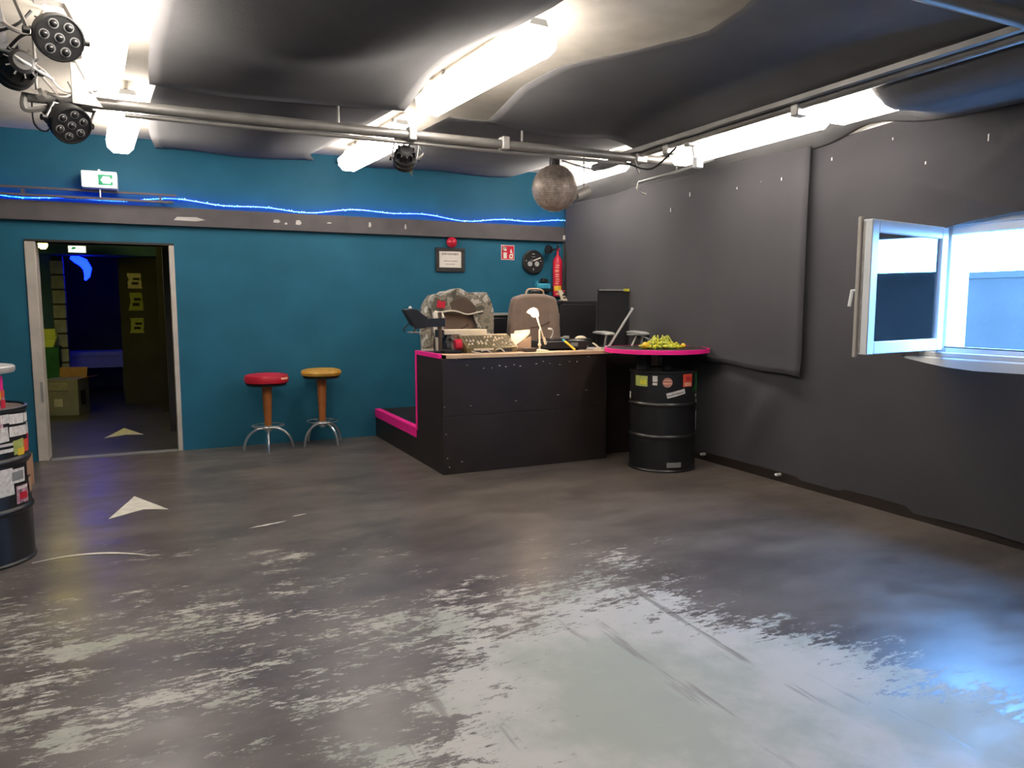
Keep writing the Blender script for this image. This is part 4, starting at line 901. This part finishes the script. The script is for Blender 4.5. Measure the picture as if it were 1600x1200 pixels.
# desk lamp
t = thing('desk_lamp', 'lit small desk lamp with jointed arm on the booth counter', 'lamp', (3.195, 6.08, BT))
obj('base', MB().lathe([(.001, 0), (.075, 0), (.078, .010), (.03, .018), (.001, .018)], 32), 'ivory', t)
obj('post', MB().cyl((0, 0, .015), (0, 0, .19), .009, n=10), 'ivory', t); obj('joint', MB().sphere((0, 0, .06), .017, 10, 6), 'ivory', t)
obj('arm', MB().cyl((.065, 0, .06), (-.045, -.01, .345), .007, n=8), 'ivory', t); obj('arm_grip', MB().cyl((.064, 0, .065), (.042, 0, .125), .013, n=10), 'ivory', t)
obj('brace', MB().cyl((0, 0, .19), (.015, 0, .20), .012, n=8), 'ivory', t)
sd = Matrix.Translation((-.062, -.012, .375)) @ Matrix.Rotation(R(18), 4, 'Y') @ Matrix.Rotation(R(14), 4, 'X')
shm = bpy.data.materials.new('lit_shade'); shm.use_nodes = True; bs_ = shm.node_tree.nodes['Principled BSDF']; bs_.inputs['Base Color'].default_value = (.9, .8, .65, 1); bs_.inputs['Transmission Weight'].default_value = .0; bs_.inputs['Emission Color'].default_value = (1, .72, .42, 1); bs_.inputs['Emission Strength'].default_value = 2.2
obj('shade', MB().lathe([(.014, .022), (.020, .02), (.036, .006), (.054, -.018), (.060, -.042), (.058, -.043), (.051, -.018), (.033, .004), (.016, .018)], 24, sd), shm, t)
obj('bulb', MB().sphere((-.066, -.014, .340), .026, 14, 8), 'bulb', t)
dl = bpy.data.lights.new('desk_lamp_light', 'POINT'); dl.energy = 6.0; dl.color = (1, .70, .42); dl.shadow_soft_size = .035
do = bpy.data.objects.new('desk_lamp_light', dl); COL.objects.link(do); do.parent = t; do.location = (-.07, -.018, .30)
# keyboard box behind
t = thing('keyboard', 'long ivory keyboard case lying on the booth equipment', 'keyboard', (2.59, 6.40, BT))
obj('case', B(-.23, .19, -.06, .10, .155, .20), 'ivory', t, bevel=.006); obj('stand', B(-.20, -.16, -.05, .09, 0, .155), 'black', t); obj('stand', B(.12, .16, -.05, .09, 0, .155), 'black', t); obj('end_block', B(-.265, -.23, -.05, .09, .13, .20), 'black', t)
# mixer
t = thing('mixing_console', 'brass toned mixing console with rows of faders lit by the desk lamp', 'mixer', (2.71, 6.16, BT))
obj('body', MB().prism([(-.12, .0), (.13, .0), (.13, .145), (.08, .15), (-.12, .05)], -.25, .24, 'x'), 'brass', t, bevel=.004)
fx = MB()
for k in range(14): x = -.22 + k * .033; fx.add([Vector((x, -.118, .054)), Vector((x + .008, -.118, .054)), Vector((x + .008, .07, .147)), Vector((x, .07, .147))], [(0, 1, 2, 3)])
obj('fader_slots', fx, 'black', t, kind='stuff')
kn = MB()
for k in range(14):
    for j in range(2):
        x = -.216 + k * .033; y = rnd.uniform(-.1, .05); z = .062 + (y + .1) * .5; kn.box(x - .007, x + .007, y - .006, y + .006, z, z + .018)
obj('fader_caps', kn, 'ivory', t, kind='stuff')
for k in range(4): obj('meter_strip', B(-.23 + k * .118, -.125 + k * .118, .085, .125, .148, .160), 'ivory', t)
obj('front_strip', B(-.19, .0, -.128, -.122, .028, .044), 'ivory', t); obj('front_ports', MB().box(.03, .18, -.126, -.12, .012, .036).box(-.2, -.02, -.126, -.12, .006, .022), 'black', t)
for k, c in enumerate([[(-.12, -.13, .02), (-.09, -.17, .03), (-.05, -.19, .01)], [(.02, -.13, .03), (.05, -.17, .04), (.09, -.16, .01)], [(-.2, -.13, .02), (-.22, -.17, .02), (-.16, -.2, .008)]]): obj('cable', MB().tube(spl(c), .006, 6), 'strap', t)
t = thing('red_headset', 'red and black headset lying at the end of the mixing console', 'headset', (2.40, 6.17, BT))
obj('ear_cup', MB().cyl((-.02, -.04, .075), (.035, -.045, .080), .048, n=18), 'red', t); obj('ear_cup', MB().cyl((-.10, -.01, .055), (-.06, -.01, .058), .05, n=18), 'black', t)
obj('band', MB().tube(spl([(.0, -.03, .05), (-.02, .02, .12), (-.06, .03, .13), (-.09, 0, .06)]), .012, 8), 'black', t); obj('rest', B(-.13, .03, -.07, .04, 0, .035), 'blackmatt', t, bevel=.01)
t = thing('book_stand', 'cream paper sheets leaning on a small stand beside the desk lamp', 'papers', (3.04, 6.24, BT))
obj('sheet', MB().prism([(-.075, .03), (.03, .09), (.10, .16), (-.075, .16)], -.03, -.022), 'paper', t); obj('sheet', MB().prism([(-.07, .035), (.09, .11), (.135, .16), (.135, .195), (-.02, .185)], .0, .008), 'ivory', t)
obj('ledge', MB().prism([(-.075, .0), (.14, .0), (.14, .13), (-.075, .035)], -.02, .0), 'upholstery', t); obj('foot', B(-.05, .13, -.05, .08, 0, .03), 'seam', t, bevel=.005)
obj('tape_roll', MB().cyl((-.06, -.07, .035), (-.06, -.035, .035), .034, n=18), 'paper', t)
t = thing('power_box', 'small dark brown power box lying at the counter edge beside the desk lamp', 'box', (3.045, 5.985, CT))
obj('body', B(-.06, .055, -.03, .03, 0, .035), 'seam', t, bevel=.006); obj('lead', MB().tube(spl([(.05, 0, .02), (.09, .02, .03), (.10, .08, .01)]), .005, 6), 'black', t)
# turntable / controller
t = thing('turntable', 'black turntable deck with a pale tonearm on the booth counter', 'turntable', (3.51, 6.30, BT))
obj('plinth', B(-.25, .22, -.19, .18, .012, .085), 'black', t, bevel=.008)
for (x, y) in ((-.2, -.15), (.17, -.15), (-.2, .14), (.17, .14)): obj('foot', MB().cyl((x, y, 0), (x, y, .014), .025, n=12), 'silver', t)
obj('platter', MB().lathe([(.001, .085), (.15, .085), (.152, .10), (.001, .102)], 36, Matrix.Translation((-.05, 0, 0))), 'screen', t)
obj('tonearm', MB().tube(spl([(.16, .12, .11), (.10, .0, .118), (-.02, -.10, .115)]), .006, 8), 'silver', t); obj('tonearm_base', MB().cyl((.16, .12, .085), (.16, .12, .12), .03, n=14), 'silver', t)
obj('pitch_panel', B(.12, .20, -.16, -.02, .085, .09), 'silver', t); obj('front_badge', B(.03, .11, -.193, -.189, .035, .07), 'grey', t)
t = thing('gooseneck_microphone', 'thin bent gooseneck with a pale tip rising beside the turntable', 'microphone', (3.43, 6.535, BT))
obj('stem', MB().tube(spl([(0, 0, 0), (.05, 0, .05), (.13, 0, .10), (.155, 0, .16), (.135, 0, .185)]), .006, 8), 'silver', t); obj('tip', MB().cyl((.14, 0, .183), (.10, 0, .19), .011, n=10), 'paper', t); obj('base', MB().cyl((0, 0, 0), (0, 0, .014), .03, n=16), 'black', t)
t = thing('computer_mouse', 'pale rounded computer mouse on a dark box behind the turntable', 'mouse', (3.86, 6.46, BT))
obj('riser', B(-.09, .09, -.06, .07, 0, .09), 'black', t, bevel=.005); obj('shell', MB().sphere((0, 0, .09), .05, 16, 8, (1.25, .8, .55)), 'ivory', t)
t = thing('marker_pen', 'yellow marker pen leaning over the counter edge', 'pen', (3.475, 5.985, CT))
obj('barrel', MB().cyl((.03, -.02, .008), (-.03, .065, .085), .010, n=10), 'yellow', t); obj('cap', MB().cyl((-.03, .065, .085), (-.043, .083, .102), .0105, n=10), 'cyan', t)
t = thing('audio_cable', 'pale cable coil lying beside the laptop', 'cable', (3.77, 6.0, CT))
obj('cable', MB().tube(spl([(-.12, .0, .006), (-.05, -.03, .006), (.0, .0, .03), (-.02, .05, .06), (.03, .06, .03), (.02, -.02, .006), (-.08, -.04, .006)]), .007, 6), 'ivory', t)
obj('plug', MB().cyl((-.08, -.04, .01), (-.13, -.05, .01), .011, n=10), 'silver', t)
# laptop: lid stands edge-on to the doorway side
LA = math.atan2(6.10, 4.0)
t = thing('laptop', 'open silver laptop standing at the end of the booth counter', 'laptop', (3.985, 6.14, BT), rz=LA - R(90))
obj('base', B(-.25, -.005, -.17, .15, .006, .022), 'silver', t, bevel=.004); obj('keys', B(-.20, -.04, -.14, .12, .022, .024), 'screen', t)
obj('foot', B(-.23, -.02, -.15, .13, 0, .006), 'black', t)
mxl = Matrix.Translation((-.002, 0, .02)) @ Matrix.Rotation(R(31), 4, 'Y')
obj('lid', MB().box(-.010, .010, -.17, .15, 0, .44, mxl), 'silver', t, bevel=.003); obj('screen', MB().box(-.012, -.010, -.16, .14, .02, .42, mxl), 'screen', t)
# thin x-stand behind laptop
t = thing('folding_stand', 'pale folding stand legs beside the laptop on the table edge', 'stand', (4.20, 5.78, TT))
obj('leg', MB().cyl((-.12, .0, .11), (.12, -.03, .006), .008, n=8), 'silver', t); obj('foot', MB().cyl((.12, -.03, .008), (-.06, .02, .008), .006, n=8), 'silver', t); obj('tray', B(-.2, -.04, -.03, .08, .10, .115), 'grey', t, bevel=.004); obj('leg', MB().cyl((-.12, .03, .10), (-.16, .05, .0), .008, n=8), 'silver', t)
